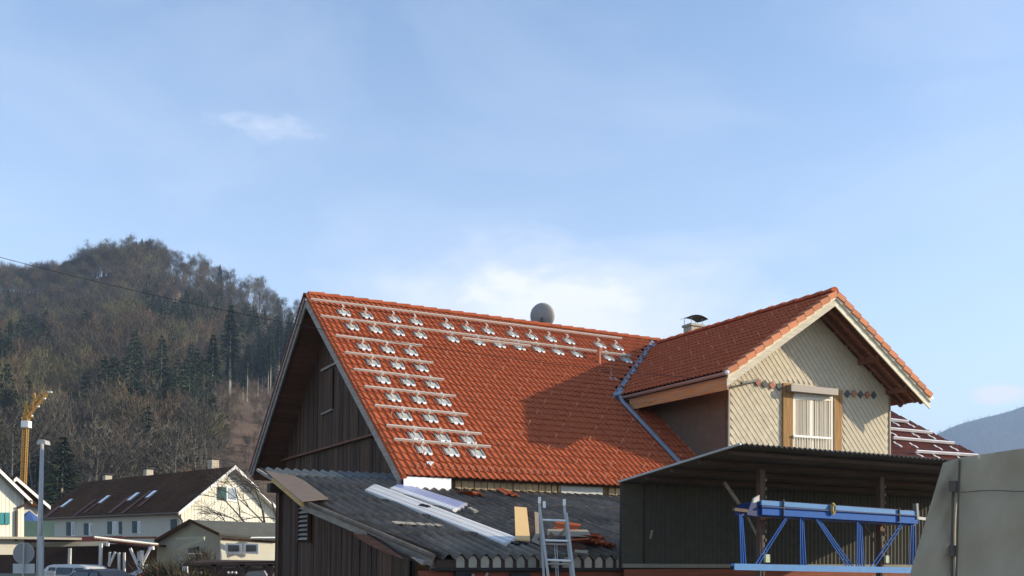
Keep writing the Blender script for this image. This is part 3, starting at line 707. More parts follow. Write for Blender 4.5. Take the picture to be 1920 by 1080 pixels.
mb=MB();mb.beam(qB(-.1,QB-.1,-.28),qB(SG,QB-.1,-.28),.12,.25);build('eave_beam',mb,M['soffit'],barn)
# eave strip under the front tiles: wall, blocks, sheets
mb=MB();mb.obox(W(-.1,-7.78,GZ),u*9.3,v*.2,Z*(3.28-GZ));build('front_wall',mb,M['beige'],barn)
mb=MB();mb.beam(W(.0,-7.86,2.98),W(7.6,-7.86,2.98),.08,.10);build('wall_plate',mb,M['beige'],barn)
x=852
while x<1164:
    if not(1050<x<1130):
        a=onT(x,928,-7.86);mb=MB();wd=.155+random.uniform(-.02,.02);jz=random.uniform(-.015,.01)
        mb.prism([(0,0,3.02),(wd*.96,0,3.02),(wd*.96,0,3.26+jz),(wd*.75,0,3.30+jz),(wd*.25,0,3.30+jz),(0,0,3.26+jz)],(0,-.07,0))
        s0=st(a)[0];mb.v=[tuple(W(s0+q[0],-7.84+q[1]+random.uniform(-.004,.004),q[2])) for q in mb.v];build('eave_block',mb,M['beige'],barn)
    x+=12.2*(1-(x-850)*.0001)
def quadT(px4,t,th,mt,name,par=barn,**k):
    P=[onT(a,b,t) for a,b in px4];mb=MB();mb.prism(P,v*th);return build(name,mb,M[mt],par,**k)
quadT([(757,919),(846,921),(846,897),(757,893)],-8.13,.01,'plastic_w','white_panel')
quadT([(1052,938),(1130,944),(1130,914),(1052,910)],-7.93,.01,'zsheet','galvanised_panel')
# ------------------------------------------------------------------ satellite dish, chimney
mb=MB();c=at(1017,592.5,A[1]+8.1*u[1]+.5);ax=unit(np.array([.15,.92,.20]));ex=unit(np.cross(ax,Z));ey=np.cross(ex,ax)
P=[[c+(ex*math.cos(a)*.43+ey*math.sin(a)*.45)*r+ax*(.10*r*r-.10) for a in np.linspace(0,2*math.pi,25)] for r in np.linspace(0,1,6)]
P+=[[c+(ex*math.cos(a)*.43+ey*math.sin(a)*.45)*r+ax*(.10*r*r-.085) for a in np.linspace(0,2*math.pi,25)] for r in np.linspace(1,0,6)]
mb.grid(P);dt=thing('satellite_dish','round grey satellite dish seen from behind above the barn ridge','satellite dish',(c[0],c[1],9.0));build('reflector',mb,M['dish'],dt,smooth=True)
mb=MB();mb.tube([c-ax*.02-Z*.75,c-ax*.16-Z*.1],.025,6);mb.obox(c-ax*.16-ex*.04-ey*.28,ex*.08,ax*.05,ey*.22);build('mast',mb,M['capmetal'],dt)
mb=MB();mb.beam(c-ey*.38,c+ax*.45-ey*.25,.03,.03);mb.sphere(c+ax*.45-ey*.2,.05);build('feed_arm',mb,M['capmetal'],dt)
c0=onT(1300,622,1.6);mb=MB();c0[2]=0;wx=.45
def cb_(mb,c,wu,wv,z0,z1): return mb.obox(c-u*wu/2-v*wv/2+Z*z0,u*wu,v*wv,Z*(z1-z0))
zc1=onT(1300,611,1.6)[2];cb_(mb,c0,.58,.50,7.0,zc1);cb_(mb,c0,.68,.60,zc1-.06,zc1+.03);ch=build('chimney',mb,M['concrete'],barn)
mb=MB()
for a in (-.27,.27):
    for b in (-.22,.22): mb.tube([c0+u*a+v*b+Z*zc1,c0+u*a+v*b+Z*(zc1+.27)],.012,5)
build('cap_posts',mb,M['galv'],ch)
mb=MB();K=9;P=[]
for lay in (0,-.02):
    P=[[c0+u*x_+v*y_+Z*(zc1+.27+.09*(1-(x_/.42)**2)+lay+.03*abs(y_)) for y_ in (-.34,0,.34)] for x_ in np.linspace(-.46,.46,K)];mb.grid(P)
build('cap_sheet',mb,M['capmetal'],ch)
# ------------------------------------------------------------------ cross wing
SL,SR=9.42,2*RS-9.42+.3
def zr(s): return RZ_-abs(s-RS)*k_
mb=MB();mb.prism([W(SL,TWALL,GZ),W(SR,TWALL,GZ),W(SR,TWALL,zr(SR)-.2),W(RS,TWALL,RZ_-.2),W(SL,TWALL,zr(SL)-.2)],v*.15)
build('cross_wing_wall',mb,M['shingle'],barn)
mb=MB();mb.obox(W(SL,TWALL+.02,GZ),u*.14,v*7,Z*(zr(SL)-.22-GZ));build('cheek_wall',mb,M['cheek'],barn)
mb=MB();mb.obox(W(SR-.14,TWALL+.152,GZ),u*.14,v*7,Z*(zr(SR)-.22-GZ));build('side_wall',mb,M['cheek'],barn)
mb=MB();mb.beam(W(SL-.01,TWALL-.01,GZ),W(SL-.01,TWALL-.01,zr(SL)-.25),.05,.05,u);build('corner_trim',mb,M['box'],barn)
mb=MB();mb.beam(W(SR,TWALL-.01,GZ),W(SR,TWALL-.01,zr(SR)-.25),.05,.05,u);build('corner_trim',mb,M['box'],barn)
a=onF(1255,794,.06);b=onF(1313,856,.06);mb=MB();sa,sb=st(a),st(b);mb.beam(W(SL-.03,sa[1]+.6,A[2]+(sa[1]+.6)*TB+.08),W(SL-.03,sb[1]-.6,A[2]+(sb[1]-.6)*TB+.08),.03,.05,nF);build('cheek_flashing',mb,M['gutter'],barn)
# deck of the wing roof
mb=MB()
for sg in (-1,1):
    nn=unit(np.array([sg*math.sin(ga)]*3)*u*1.0+Z*math.cos(ga));ed=ES if sg<0 else RE
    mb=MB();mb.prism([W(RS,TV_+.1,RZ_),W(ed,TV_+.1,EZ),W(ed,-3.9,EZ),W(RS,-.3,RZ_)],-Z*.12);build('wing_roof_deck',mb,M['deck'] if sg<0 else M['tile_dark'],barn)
# soffit under verge overhang + rafters/purlins
for sg in (-1,1):
    ed=ES+.12 if sg<0 else RE-.12
    n_=16
    for i in range(n_):
        s0=RS+(ed-RS)*i/n_;s1=RS+(ed-RS)*(i+.95)/n_
        mb=MB();mb.prism([W(s0,TV_+.14,zr(s0)-.13),W(s1,TV_+.14,zr(s1)-.13),W(s1,TWALL+.0,zr(s1)-.13),W(s0,TWALL+.0,zr(s0)-.13)],-Z*.025);build('soffit_board',mb,M['soffd'],barn)
    mb=MB();mb.prism([W(ed,TWALL,zr(ed)-.13),W(SL if sg<0 else SR,TWALL,zr(SL if sg<0 else SR)-.13),W(SL if sg<0 else SR,-4,zr(SL if sg<0 else SR)-.13),W(ed,-4,zr(ed)-.13)],-Z*.03);build('eave_soffit',mb,M['soffd'],barn)
for s_ in (RS,RS-2.0,RS+2.0,SR-.1):
    mb=MB();mb.obox(W(s_-.07,TV_+.2,zr(s_)-.34),u*.14,v*(TWALL-TV_-.2),Z*.18);build('purlin',mb,M['soffd'],barn)
for t_ in np.arange(-8.9,-5,.75):
    mb=MB();mb.beam(W(RE-.1,t_,zr(RE-.1)-.24),W(SR,t_,zr(SR)-.24),.10,.13);build('rafter_end',mb,M['soffd'],barn)
for tt in (-8.72,-8.35):
    mb=MB();mb.beam(W(RS+.1,tt,zr(RS+.1)-.22),W(RE-.15,tt,zr(RE-.15)-.22),.10,.13);build('rafter',mb,M['soffd'],barn)
# verge fascias: two boards each side
def fascia(sg):
    ed=ES-.02 if sg<0 else RE+.02
    mt='dfascia' if sg<0 else 'dfascia_r'
    for (o0,o1,tt,nm) in ((.03,-.17,TV_-.03,'upper_fascia'),(-.15,-.37,TV_+.012,'lower_fascia')):
        mb=MB();mb.prism([W(RS,tt,RZ_+o0),W(ed,tt,zr(ed)+o0),W(ed,tt,zr(ed)+o1),W(RS,tt,RZ_+o1)],v*.035);build(nm,mb,M[mt],barn)
fascia(-1);fascia(1)
# verge tiles
for sg in (-1,1):
    ed=ES if sg<0 else RE;Ls=math.hypot(ed-RS,RZ_-EZ);n_=13
    nn=unit(u*sg*math.sin(ga)+Z*math.cos(ga));dn=unit(W(ed,0,EZ)-W(RS,0,RZ_))
    for i in range(n_):
        q=Ls*(i+.0)/n_+.03;p=W(RS,TV_-.07,RZ_)+dn*q+nn*(.0)
        mb=MB();mb.obox(p-nn*.10,dn*(Ls/n_*.95),v*.25,nn*(.16));mb.v=[tuple(np.array(a)+nn*(.045*(((np.array(a)-p)@dn)/(Ls/n_)))) for a in mb.v];build('verge_tile',mb,M['verge'],barn)
# gutters
def halfgut(p,q,r,mt,name):
    mb=MB();d=unit(q-p);x=unit(np.cross(d,Z));P=[[a+x*math.cos(t)*r-Z*math.sin(t)*r for t in np.linspace(0,math.pi,8)] for a in (p,q)];mb.grid(P)
    P=[[a+x*math.cos(t)*(r-.008)-Z*math.sin(t)*(r-.008) for t in np.linspace(0,math.pi,8)] for a in (q,p)];mb.grid(P)
    mb.add([p+x*math.cos(t)*r-Z*math.sin(t)*r for t in np.linspace(0,math.pi,8)],[tuple(range(8))])
    return build(name,mb,M[mt],barn)
halfgut(W(ES-.07,TV_-.02,EZ-.02),W(ES-.07,-4.15,EZ-.04),.075,'gutter','gutter')
halfgut(W(RE+.08,TV_-.02,EZ-.02),W(RE+.08,-5.0,EZ-.04),.075,'galv','gutter')
mb=MB();mb.sphere(W(ES-.07,TV_-.04,EZ-.03),.07);build('gutter_end_cap',mb,M['alu_w'],barn)
mb=MB();mb.obox(W(ES+.03,TV_+.06,EZ-.46),u*.04,v*(-4.6-TV_),Z*.32);build('eave_fascia',mb,M['orangewood'],barn)
mb=MB();mb.obox(W(ES+.01,TV_+.06,EZ-.14),u*.06,v*(-4.3-TV_),Z*.08);build('eave_batten',mb,M['gutter'],barn)
# shingles
sw,shh=.200,.112
def shingle_poly(s0,z0):
    w2=sw*.49;return [(s0-w2,z0+shh*1.6),(s0-w2,z0+shh*.96),(s0-w2*.16,z0),(s0+w2*.16,z0),(s0+w2,z0+shh*.96),(s0+w2,z0+shh*1.6)]
wl=st(onT(1469,760,TWALL))[0];wr=st(onT(1580,760,TWALL))[0];wt=onT(1500,722,TWALL)[2]
bandz=onT(1520,728,TWALL)[2]-.02
SH=[]
r=0;z0=4.35
while z0<RZ_:
    n0=int((SL+.1)/sw)
    for i in range(0,34):
        s_=SL+.12+i*sw+(sw/2 if r%2 else 0)
        if s_>SR-.1 or (wl-.05<s_<wr+.05 and z0<wt): continue
        if z0+shh*1.3>zr(s_)-.22: continue
        SH.append((s_,z0))
    z0+=shh;r+=1
SH.sort(key=lambda q:-q[1] if False else np.linalg.norm(W(q[0],TWALL,q[1])-EYE))
pm=MB();pl_=shingle_poly(0,0);pm.v=[(a,-.022+.014*(b/(shh*1.5)),b) for a,b in pl_]+[(a,-.012+.012*(b/(shh*1.5)),b) for a,b in pl_];n_=6
pm.f=[tuple(range(6)),tuple(range(6,12))[::-1]]+[(i,6+i,6+(i+1)%6,(i+1)%6) for i in range(6)]
sh_me={k:mesh('shingle',pm.v,pm.f,M[k]) for k in('shingle','shin_r','shin_g')}
bcol={}
for q in SH[:288]: inst('shingle',sh_me['shingle'],barn,mat4(u,v,Z,W(q[0],TWALL+random.uniform(-.002,.002),q[1])))
mb=MB()
for q in SH[288:]:
    mb.add([W(q[0]+a[0],TWALL+a[1],q[1]+a[2]) for a in pm.v],pm.f)
build('upper_shingles',mb,M['shingle'],barn,kind='stuff')
dm=MB();dm.prism([(-.12,-.045,0),(0,-.045,-.12),(.12,-.045,0),(0,-.045,.12)],(0,.02,0))
dme={k:mesh('diamond_shingle',dm.v,dm.f,M[k]) for k in('shin_r','shin_g')}
for i,(px,py) in enumerate([(1420,717),(1433,720.5),(1446.5,722.5),(1460,725),(1588,738.5),(1600.5,738.5),(1612.5,739.5),(1625,740.5),(1637,741)]):
    p=onT(px,py,TWALL-.02);inst('diamond_shingle',dme['shin_r' if i in(0,2,5,7) else 'shin_g'],barn,mat4(u,v,Z,p))
# window
def boxT(px4,t,dep,mt,name,par): return quadT(px4,t,dep,mt,name,par)
win=quadT([(1487,850),(1564,852),(1564,742),(1487,735)],TWALL-.02,.03,'dark','window')
boxT([(1469,868),(1487,868),(1487,719),(1469,718)],TWALL-.08,.08,'trim','trim_board',win)
boxT([(1564,868),(1578,868),(1579.5,731),(1564,730)],TWALL-.08,.08,'trim','trim_board',win)
for (ca,cb2) in ((1489,1520),(1523,1562)):
    mb=MB();mb.grid([[onT(ca+(cb2-ca)*i/40,y_,TWALL-.045+.014*math.sin(i*1.9)+.008*math.sin(i*.7)) for y_ in (868,743)] for i in range(41)]);build('curtain',mb,M['curtain'],win)
for a,b,y0,y1 in((1487,1492,738,868),(1558,1562.5,744,868),(1518,1524,745,868)): boxT([(a,y1),(b,y1),(b,y0),(a,y0)],TWALL-.06,.02,'frame','window_frame',win)
boxT([(1487,749),(1562.5,752),(1562.5,746),(1487,742)],TWALL-.062,.02,'frame','window_frame',win)
boxT([(1488,819),(1560,823.5),(1560,820),(1488,815)],TWALL-.14,.02,'white','railing_bar',win)
for i in range(15):
    x_=1489+i*5.0;boxT([(x_,868),(x_+1.2,868),(x_+1.2,818.5+i*.33),(x_,818+i*.33)],TWALL-.13,.01,'frame','baluster',win)
b0,b1,b2,b3=[onT(*q,TWALL-.30) for q in((1484,733),(1572,741),(1572,729),(1484,720.5))]
mb=MB();mb.prism([b0,b1,b2,b3],v*.30);build('roller_box',mb,M['box'],win)
mb=MB();mb.prism([onT(1489,742.5,TWALL-.09),onT(1561,747,TWALL-.09),onT(1561,741,TWALL-.09),onT(1489,735,TWALL-.09)],v*.05);build('shutter_slats',mb,M['galv'],win)
# cable bracket and power cable
bp=onT(1398,716,TWALL-.12);mb=MB();mb.beam(onT(1425,713,TWALL),onT(1390,718,TWALL-.3),.06,.05);mb.sphere(onT(1400,716,TWALL-.2),.035);mb.sphere(onT(1412,715,TWALL-.12),.035);build('cable_bracket',mb,M['capmetal'],barn)
pa=onT(1392,715,TWALL-.32);pb_=at(-160,438,26)
pts=[]
for i in range(41):
    t=i/40;p=pa+(pb_-pa)*t;p=p-Z*4*.62*t*(1-t);pts.append(p)
mb=MB();mb.tube(pts,.008,5);build('power_cable',mb,M['cable'],None,'thin black overhead cable sagging from upper left to the cream gable','cable')
# ------------------------------------------------------------------ lean-to with corrugated roof
LT=thing('lean_to','low dark plank lean-to with a grey corrugated roof in front of the barn','lean-to',W(-2.6,-14.5,GZ),RZB)
DZ=.2217
def zL(t): return 2.98+DZ*(t+7.9)
nLt=unit(Z-v*DZ);dnL=unit(-v-Z*DZ);W0=W(0,-7.9,2.98)
def onL(x,y,h=0): return hit(x,y,W0+nLt*h,nLt)
cp=.22
def sheet_geo(nw,ln,seg=6):
    V=[];n=nw*seg+1
    for row in (0,1,2):
        for i in range(n):
            x=i/seg*cp;h=.048*math.cos(2*math.pi*(i/seg))
            V.append((x,0 if row!=1 else ln,h+(.02 if row==0 else (0 if row==1 else .008))))
    F=[(i,i+1,n+i+1,n+i) for i in range(n-1)]+[(2*n+i,2*n+i+1,i+1,i) for i in range(n-1)]
    return V,F
rowsT=[(-14.85,1.72),(-13.2,1.75),(-11.55,1.75),(-9.9,1.75),(-8.25,1.45),(-6.9,1.05)]
sheets={}
for (t0,ln) in rowsT:
    V,F=sheet_geo(4,ln)
    V=[(a,b,c*1.0) for a,b,c in V];sheets[t0]={k:mesh('corrugated_sheet',V,F,M[k]) for k in('eternit','eternit_l','eternit_f')}
Vs,Fs=sheet_geo(4,.42);short_={k:mesh('corrugated_sheet',Vs,Fs,M[k]) for k in ('eternit',)}
for ri,(t0,ln) in enumerate(rowsT):
    for c in range(-4,12):
        s0=.62+c*.88
        if t0>-8.0 and s0>-.2: continue
        me=sheets[t0]['eternit']
        if ri==5: me=sheets[t0]['eternit_l' if c<-2 else 'eternit_f']
        if ri==4 and s0>.5: me=short_['eternit']
        if s0>7.2: continue
        slf=lambda t: -2.20-.174*(t+14.6) if t<-10.3 else -2.95
        if s0+.88<slf(t0+ln)+.1: continue
        if s0<slf(t0)+.02:
            V,F=sheet_geo(4,ln);V=[(max(x,slf(t0+y_)-s0),y_,z_) for x,y_,z_ in V];mm=mesh('corrugated_sheet',V,F,me.materials[0]);p=W(s0,t0,zL(t0))+nLt*.03
            inst('corrugated_sheet',mm,LT,mat4(u,-dnL,nLt,p));continue
        p=W(s0,t0,zL(t0))+nLt*(.03+random.uniform(-.004,.006))
        inst('corrugated_sheet',me,LT,mat4(u,-dnL,nLt,p))
mb=MB();mb.prism([W(-2.15,-14.7,zL(-14.7))-nLt*.03,W(7.8,-14.7,zL(-14.7))-nLt*.03,W(7.8,-7.9,zL(-7.9))-nLt*.03,W(.6,-7.9,zL(-7.9))-nLt*.03,W(.6,-5.9,zL(-5.9))-nLt*.03,W(-2.88,-5.9,zL(-5.9))-nLt*.03],-nLt*.08);build('roof_boarding',mb,M['darkwood'],LT)
# ridge-side flat strip, brown cover sheet
mb=MB();P=[onL(*q,.12) for q in((497,883),(552,893),(572,903),(616,936),(566,941),(513,897))];mb.prism(P,nLt*.012);build('cover_sheet',mb,M['brown_sheet'],LT)
mb=MB();mb.beam(onL(512,899,.03),onL(568,946,.03),.05,.10,nLt);build('edge_board',mb,M['orange_edge'],LT)
mb=MB();mb.beam(onL(483,881,.03),onL(512,899,.03),.05,.06,nLt);build('edge_board',mb,M['greyboard'],LT)
mb=MB();mb.tube([onL(570,941,.05),onL(812,1043,.05)],.05,8);build('verge_roll',mb,M['eternit'],LT)
mb=MB();mb.beam(onL(567,948,-.06),onL(690,1000,-.06),.04,.16,nLt);build('verge_fascia',mb,M['greyboard'],LT)
mb=MB();mb.beam(onL(689,1000,-.07),onL(812,1052,-.07),.04,.17,nLt);build('verge_fascia',mb,M['greyboard'],LT)
mb=MB();a=onL(808,1050,-.06);mb.obox(a-Z*.17,u*.06,v*.04,Z*.17);build('fascia_end',mb,M['greyboard'],LT)
mb=MB();mb.tube([a-Z*.17,a-Z*.26+u*.02,a-Z*.34,a-Z*.26-u*.02,a-Z*.17],.006,4);mb.sphere(a-Z*.35,.022);build('hanging_wire',mb,M['alu_w'],LT)
mb=MB();P=[onS(660,999,-2.68),onS(690,1004,-2.68),onS(752,1047,-2.68),onS(730,1039,-2.68),onS(700,1026,-2.68),onS(672,1010,-2.68)];mb.prism(P,u*.05);build('knee_brace',mb,M['soffd'],LT)
mb=MB();P=[onS(770,1045,-2.7),onS(795,1052,-2.7),onS(792,1060,-2.7)];mb.prism(P,u*.05);build('wood_scrap',mb,M['greyboard'],LT)
for px in (733,747,762,778,795,812):
    mb=MB();a=onL(px,978+(px-733)*.06,.075);mb.obox(a,u*.13,dnL*.20,nLt*.012);build('patch_strip',mb,M['filler'],LT)
for i in range(13):
    s_=-1.92+i*.22+.24
    p=W(s_,-14.86,zL(-14.86))
# eave fillers under crests
for i in range(-1,22):
    s_=.62+(i-10)*cp
    if s_<-2.0: continue
    z1=zL(-14.8)+.045;mb=MB();w2=.07
    mb.prism([W(s_-w2,-14.82,z1-.19),W(s_+w2,-14.82,z1-.19),W(s_+w2*1.05,-14.82,z1-.06),W(s_+w2*.5,-14.82,z1),W(s_-w2*.5,-14.82,z1),W(s_-w2*1.05,-14.82,z1-.06)],v*.04);build('eave_filler',mb,M['filler'],LT)
mb=MB();mb.obox(W(-2.2,-14.80,zL(-14.8)-.22),u*9,v*.06,Z*.20);build('eave_backing',mb,M['darkwood'],LT)
mb=MB();mb.obox(W(-2.3,-14.88,zL(-14.8)-.19),u*9,v*.10,Z*.035);build('eave_batten',mb,M['black'],LT)
for i in range(12):
    mb=MB();z1=1.26-i*.15;mb.obox(W(-2.5,-14.78+.004*(i%2),z1-.145),u*10,v*.03,Z*.14);build('front_board',mb,M['redwall'],LT)
mb=MB();mb.obox(W(-1.9,-14.86,1.0),u*.28,v*.06,Z*.25);mb.obox(W(-.9,-14.87,1.0),u*.35,v*.05,Z*.22);build('opening',mb,M['black'],LT)
mb=MB();mb.tube([W(-1.62,-14.9,1.2),W(-1.55,-14.9,1.08),W(-1.42,-14.9,1.1),W(-1.35,-14.9,1.22)],.02,5);build('hose_loop',mb,M['filler'],LT)
# left side wall planks
random.seed(4);t_=-14.6
while t_<-6.85:
    wd=random.uniform(.15,.24);b=min(t_+wd-.012,-6.8);dz=random.uniform(-.014,.014);mb=MB()
    mb.prism([W(-2.6+dz,t_,GZ),W(-2.6+dz,b,GZ),W(-2.6+dz,b,zL(b)-.06),W(-2.6+dz,t_,zL(t_)-.06)],u*.03);build('plank',mb,M['plank'],LT);t_+=wd
mb=MB();mb.prism([W(-2.54,-14.6,GZ),W(-2.54,-6.8,GZ),W(-2.54,-6.8,zL(-6.8)-.1),W(-2.54,-14.6,zL(-14.6)-.1)],u*.05);build('side_wall',mb,M['dark'],LT)
mb=MB();mb.obox(W(-2.66,-6.86,GZ),u*.16,v*.12,Z*(zL(-6.8)-.12-GZ));build('corner_post',mb,M['plank'],LT)
mb=MB();mb.obox(W(-2.6,-6.75,GZ),u*3.3,v*.05,Z*(zL(-6.8)-.1-GZ));build('rear_wall',mb,M['plank'],LT)
mb=MB();mb.obox(W(-2.95,-7.2,zL(-7.2)-.30),u*.6,v*.3,Z*.2);build('beam_end',mb,M['darkwood'],LT)
lv=quadT([(0,0)]*4,0,0,'dark','x') if False else None
mb=MB();mb.obox(W(-2.645,-9.30,1.72),u*.02,v*.78,Z*.76);lo=build('louvre_vent',mb,M['dark'],LT)
for i in range(8):
    mb=MB();zz=1.76+i*.093;mb.obox(W(-2.69,-9.26,zz),u*.05+Z*.035,v*.68,Z*.022);build('slat',mb,M['greyboard'],lo)
mb=MB()
for t0 in (-9.32,-8.56): mb.obox(W(-2.70,t0,1.70),u*.06,v*.05,Z*.80)
build('louvre_frame',mb,M['plank'],lo)
# ------------------------------------------------------------------ loose things on the lean-to roof
pa_=thing('aluminium_profiles','long shiny bundle of aluminium profiles lying down the corrugated roof','metal profiles',onL(820,965,.05))
def bundle(par,q4,n,mts,h=.07):
    a,b,c,d=[onL(*q,.07) for q in q4]  # a,b top edge (far,near), d,c lower edge
    for i in range(n):
        t=(i+.5)/n;p=a+(d-a)*t;q=b+(c-b)*t;wd=np.linalg.norm(d-a)/n*.86
        mb=MB();mb.beam(p,q,wd,h,nLt);mb.beam(p+nLt*(h/2+.004),q+nLt*(h/2+.004),wd*.35,.012,nLt);build('profile',mb,M[mts[i%len(mts)]],par)
bundle(pa_,((704,911),(969,1012),(949,1021),(688,921)),6,['alu_w','alu','alu_w'])
mb=MB();a=onL(962,1017,.08)
for k in range(5): mb.sphere(a+u*random.uniform(-.12,.2)+dnL*random.uniform(0,.12),.05,6,4,(1,1,.5))
build('end_cap',mb,M['black'],pa_)
mb=MB()
for a in ((792,948),(800,950)): mb.sphere(onL(*a,.12),.07,6,4,(1.2,.8,.6))
build('strap',mb,M['black'],pa_)
pb2=thing('aluminium_profiles','short lavender wrapped bundle of aluminium profiles below the white panel','metal profiles',onL(800,935,.05))
bundle(pb2,((753,908),(873,946),(852,959),(734,918)),7,['lav','lav','lav','lav','lav','alu_w','alu_w'])
mb=MB()
for k in range(12): mb.sphere(onL(852+k*3.2+random.uniform(-2,2),958-random.uniform(0,8),.06),random.uniform(.02,.05),6,4)
build('plastic_clamp_heap',mb,M['black'],pb2)
mb=MB();mb.beam(onL(880,953,.07),onL(893,960,.07),.1,.05,nLt);build('metal_scrap',mb,M['filler'],pb2)
P=[onL(*q,.10) for q in((964.3,952.2),(987.2,954.3),(993.9,1016),(966.4,1013.5))];mb=MB();mb.prism(P,nLt*.03);build('wooden_board',mb,M['chip'],None,'pale yellow new pine board lying on the corrugated roof left of the ladder','board')
# cardboard box
cbx=thing('cardboard_box','opened flattened brown cardboard box behind the ladder on the corrugated roof','box',onL(1065,1030,.02))
mb=MB();P=[onL(*q,.12) for q in((1026,1003),(1100,1004),(1108,1024),(1023,1021))];P=[p+nLt*d for p,d in zip(P,(.10,.10,.16,.16))];mb.prism(P,nLt*.012);build('lid_flap',mb,M['card'],cbx)
f0,f1=onL(1026,1030,.03),onL(1097,1036,.03);mb=MB();mb.obox(f0,f1-f0,-dnL*.35,Z*.13);build('box_body',mb,M['card_d'],cbx)
mb=MB();P=[onL(1034,998,.15),onL(1042,990,.35),onL(1052,1000,.2),onL(1046,1012,.12)];mb.prism([onL(1026,1010,.30),onL(1033,997,.42),onL(1040,1006,.30)],nLt*.01);mb.prism([onL(1046,1005,.28),onL(1060,990,.45),onL(1063,993,.45),onL(1052,1006,.28)],nLt*.012);build('side_flap',mb,M['card'],cbx)
P=[onL(*q,.11) for q in((1002,960),(1010,962),(1012,1022),(996,1015),(1004,1000))];mb=MB();mb.prism(P,nLt*.01);build('cardboard_strip',mb,M['card'],None,'long grey brown cardboard strip behind the left rail of the ladder','cardboard')
mb=MB();mb.beam(onL(1077,1033,.2),onL(1102,1035,.2),.02,.05);build('plastic_strip',mb,M['filler'],cbx)
# loose tiles
def loose(px,py,h,rot,tilt,label,group='loose orange tiles on the corrugated roof',sc=1.3):
    p=onL(px,py,h);x=u*math.cos(rot)+v*math.sin(rot);z=unit(nLt+x*tilt+v*random.uniform(-.2,.2));y=unit(np.cross(z,x));x=np.cross(y,z)
    o=inst('roof_tile',tile_me,None,mat4(x*sc,y*sc,z*sc,p));meta(o,label,'roof tile',group);return o
loose(891,929,.10,.5,.5,'broken orange tile leaning at the wall beside the white panel','broken tiles below the eave')
loose(897,930,.10,-.3,.2,'orange tile fragment beside the broken tile right of the white panel','broken tiles below the eave')
loose(954,930,.08,0,.1,'left tile of the orange pair lying flat below the eave blocks','pair of tiles below the eave')
loose(966,932,.08,.05,.1,'right tile of the orange pair lying flat below the eave blocks','pair of tiles below the eave')
for k,(px,py,h,r_,ti) in enumerate([(1086,993,.12,.9,-.6),(1100,1012,.12,.2,.3),(1108,1010,.16,.5,.2),(1117,1008,.2,-.3,.4),(1124,1014,.14,.9,-.3),(1112,1020,.12,.1,.5),(1122,1024,.1,.3,.2),(1133,1024,.10,-.2,.3),(1142,1026,.10,.15,.2),(1150,1028,.08,.6,.3),(1104,1018,.22,1.4,.2),(1128,1014,.26,.3,.3)]):
    loose(px,py,h,r_,ti,'orange roof tile in the jumbled heap right of the cardboard box','heap of broken orange tiles')
# ladder
lad=thing('ladder','two part aluminium ladder leaning on the corrugated eave','ladder',at(1045,1175,15.9))
def onLad(x,y,off=0):
    n=unit(np.array([0,1.,-.455]));return hit(x,y,np.array([0,15.55-off,-.5]),n)
for (a,b,o_) in (((1011.5,944),(1026,1190),0),((1058,949),(1082,1190),0),((1013,959),(1041,1190),.10),((1062,963),(1089,1190),.10)):
    mb=MB();mb.beam(onLad(*a,o_),onLad(*b,o_),.042,.07,(0,1,0));build('rail',mb,M['galv'],lad)
for y_ in (976,1014,1051,1089,1127,1165):
    k=(y_-959)/231;mb=MB();mb.tube([onLad(1014+k*28,y_-1,.10),onLad(1063+k*26,y_+.5,.10)],.019,8);build('rung',mb,M['alu_w'],lad)
for y_ in (1021,1058,1096,1140):
    k=(y_-944)/246;mb=MB();mb.tube([onLad(1012+k*14,y_-1,0),onLad(1058+k*24,y_,0)],.016,8);build('rung',mb,M['galv'],lad)
for a in ((1011.5,944),(1020.5,952),(1058,948)):
    p=onLad(*a,.02);mb=MB();mb.obox(p-np.array([.024,.03,.0]),(.048,0,0),(0,.07,0),(0,0,.11));build('end_cap',mb,M['white'],lad)
for xx in ((1040,1046),(1044,1050)):
    mb=MB();mb.beam(onLad(xx[0],1022,-.05),onLad(xx[1]+2,1185,-.05),.015,.02,(0,1,0));build('brace',mb,M['galv'],lad)
# ------------------------------------------------------------------ shed
SB,SF=-14.9,-18.05
SH_=thing('open_shed','open fronted dark corrugated metal shed with a rising mono pitch roof','shed',W(1.25,-14.9,GZ),RZB)
def zs(t): return 2.79+(t-SB)/(SF-SB)*.38
nS=unit(np.cross(W(1,SF,zs(SF))-W(1,SB,zs(SB)),u));nS=nS if nS[2]>0 else -nS
dS=unit(W(1,SF,zs(SF))-W(1,SB,zs(SB)))
cps=.105
def rsheet(nw,ln,amp=.018,seg=4,c=cps):
    V=[];n=nw*seg+1
    for y_,o in((0,0),(ln,0),(0,-.006)):
        for i in range(n): V.append((i/seg*c,y_,amp*math.cos(2*math.pi*i/seg)+o))
    return V,[(i,i+1,n+i+1,n+i) for i in range(n-1)]+[(2*n+i,2*n+i+1,i+1,i) for i in range(n-1)]
V,F=rsheet(8,(SB-SF)/abs(dS@v)*1.0+.05);rm=mesh('roof_sheet',V,F,M['shedroof'])
SHEND=9.2
for i in range(int((SHEND-1.2)/(8*cps))+1):
    p=W(1.2+i*8*cps,SF,zs(SF))+nS*.02
    inst('roof_sheet',rm,SH_,mat4(u,-dS,nS,p))
mb=MB();mb.obox(W(1.17,SB,zs(SB)-.0),u*.035,W(0,SF,zs(SF))-W(0,SB,zs(SB)),nS*.03);build('verge_strip',mb,M['zsheet'],SH_)
for t_ in (-15.62,-16.33,-17.03,-17.74):
    mb=MB();mb.obox(W(1.27,t_,zs(t_)-.075),u*(SHEND-1.3),v*.07,Z*.055);build('purlin',mb,M['darkwood'],SH_)
V,F=rsheet(9,zs(SB)-1.38,.012);wm=mesh('wall_sheet',V,F,M['shed'])
i=0;s0=1.72
